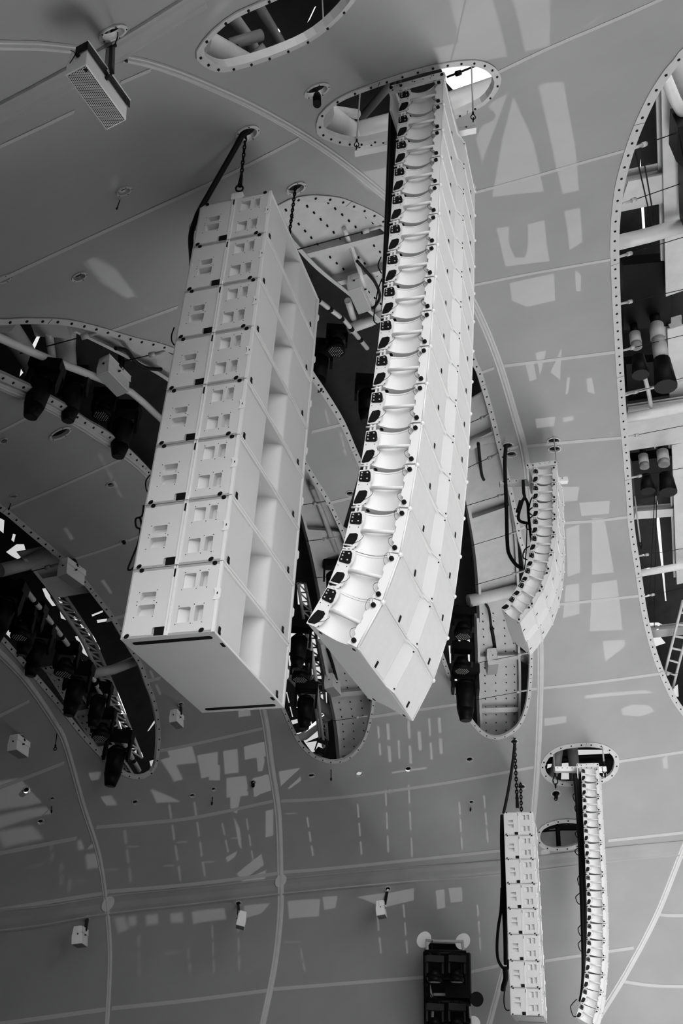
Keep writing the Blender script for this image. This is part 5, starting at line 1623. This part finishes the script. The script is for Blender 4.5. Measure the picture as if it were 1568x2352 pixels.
ML = [((112, 835, .2), .72, (4, 0), 'big black moving light hanging from the white pole in the upper left opening', False),
 ((175, 850, .4), .7, (0, 6), 'black moving light half hidden right of the big one in the upper left opening', False),
 ((245, 900, .5), .6, (0, 0), 'black wash light with a dotted lens in the upper left opening', True),
 ((290, 930, .4), .8, (0, 4), 'black moving light next to the near stack in the upper left opening', False),
 ((30, 1340, .3), .9, (5, 0), 'black moving light at the left edge of the lower left opening', False),
 ((80, 1390, .4), .8, (4, 4), 'black moving light under the dim tube in the lower left opening', False),
 ((60, 1400, .3), .7, (0, 0), 'black wash light low at the left of the lower left opening', True),
 ((100, 1440, .3), .8, (5, 3), 'black moving light aimed down left in the lower left opening', False),
 ((160, 1480, .3), .8, (0, 0), 'black wash light in the middle of the lower left opening', True),
 ((188, 1525, .2), .9, (3, 0), 'long black moving light pointing down over the grey girder', False),
 ((235, 1570, .3), .8, (2, 0), 'black moving light beside the truss in the lower left opening', False),
 ((242, 1630, .2), .8, (0, 0), 'black wash light low in the lower left opening', True),
 ((278, 1680, .1), 1.0, (3, 2), 'long black moving light sticking out below the rim of the lower left opening', False),
 ((775, 755, .8), .7, (0, 0), 'black wash light right of the near stack in the long opening', True),
 ((735, 790, .8), .9, (0, 0), 'black moving light half hidden by the near stack in the long opening', False),
 ((845, 870, .9), .9, (0, 0), 'black moving light half hidden by the near line array', False),
 ((690, 1430, .2), 1.0, (0, 0), 'black moving light just right of the near stack in the lower opening', False),
 ((694, 1500, .2), .9, (0, 0), 'black wash light right of the near stack in the lower opening', True),
 ((705, 1570, .2), 1.0, (0, 0), 'long black moving light pointing down in the opening between the big hangs', False),
 ((765, 1290, .5), .8, (0, 6), 'black moving light behind the lower boxes of the near line array', False),
 ((1062, 1400, .3), 1.0, (0, 0), 'black wash light at the left of the long opening', True),
 ((1060, 1480, .3), 1.0, (0, 0), 'second black wash light at the left of the long opening', True),
 ((1067, 1530, .1), 1.3, (0, 0), 'tall black moving light filling the left corner of the long opening', False),
 ((742, 1700, .1), .5, (20, 10), 'small round black light at the bottom end of the opening between the big hangs', True)]
for (x, y, o), k, l, lab, led in ML: moving_light(S(x, y, o), k, l, lab, led)

# ================================================================== LIGHTING LADDER at the bottom
Dt = S(1020, 2230)
def T(px, py, dd=0.0): return at_depth(px, py, Dt, dd)
def barpx(name, pxs, r, label, cat, material, dd):
    bm = bmesh.new(); tube(bm, [T(x, y, dd) for x, y in pxs], r, 8)
    return tag(mk(name, bm, material), label, cat)
root = thing('lighting_ladder', 'pale and black lighting ladder frame at the bottom of the photo', 'lighting frame')
for nm, pxs, mm in (('top_rail', [(977, 2160), (1064, 2163)], M_BEAM), ('left_rail', [(980, 2160), (984, 2260), (994, 2300), (990, 2400)], M_BEAM), ('right_rail', [(1061, 2162), (1070, 2230), (1076, 2300), (1084, 2400)], M_BEAM), ('middle_rail', [(995, 2284), (1070, 2285)], M_BEAM)):
    bm = bmesh.new(); tube(bm, [T(x, y, -.5) for x, y in pxs], .035, 8); mk(nm, bm, mm, root)
for x0, x1 in ((975, 978), (1066, 1078)):
    bm = bmesh.new()
    a, b = T(x0, 2186, -.9), T(x1, 2420, -.9); c, d = a + WD * .0 + ND * (.09 if x0 < 1000 else -.09), b + ND * (.09 if x0 < 1000 else -.09)
    tube(bm, [a, b], .04, 8); tube(bm, [c, d], .03, 8)
    for k in range(12):
        f = k / 12; g = (k + 1) / 12
        tube(bm, [a + (b - a) * f, c + (d - c) * g], .02, 5)
    mk('column', bm, M_DARK, root)
for (p, q, r) in (((974, 2188), (1070, 2190), .07), ((992, 2251), (1066, 2246), .05), ((975, 2300), (1080, 2302), .09), ((975, 2345), (1080, 2345), .06)):
    bm = bmesh.new(); tube(bm, [T(*p, -.9), T(*q, -.9)], r, 8); mk('cross_bar', bm, M_DARK, root)
for (x, y), k, led, lab in (((998, 2196), .62, True, 'upper left black light on the lighting ladder'), ((1048, 2196), .62, True, 'upper right black light on the lighting ladder'),
        ((998, 2306), .62, True, 'lower left black light on the lighting ladder'), ((1048, 2306), .62, True, 'lower right black light on the lighting ladder')):
    moving_light(T(x, y, -1.3), .85, (0, 0), lab, True)
slab2 = bmesh.new()
a = T(1052, 2225, -.6); box(slab2, -.30, .30, -.1, .1, -.65, .35, M=frame_M(a, ND, WD, ZD))
tag(mk('equipment_case', slab2, M_DARK), 'black case hung behind the right lights of the lighting ladder', 'equipment box')
root = thing('round_dish', 'round black flood lamp sticking out to the right of the lighting ladder', 'stage light')
c = T(1094, 2295, -1.0); f = -(c - CAM) / np.linalg.norm(c - CAM); f = f + ND * .15; f = f / np.linalg.norm(f)
bm = bmesh.new(); cyl(bm, c - f * .12, c + f * .02, .10, 24, r2=.165); mk('lamp_housing', bm, M_DARK, root)
bm = bmesh.new(); tube(bm, [c, T(1077, 2300, -.9)], .02, 6); mk('arm', bm, M_DARK, root)
bm = bmesh.new()
for pq in (((979, 2270), (998, 2298)), ((992, 2160), (993, 2186)), ((1074, 2270), (1086, 2288)), ((995, 2184), (1012, 2192))):
    tube(bm, [T(*pq[0], -.8), T(*pq[1], -.8)], .012, 5)
tag(mk('hanging_cable', bm, M_CABLE), 'short black cable tails on the lighting ladder', 'cable')
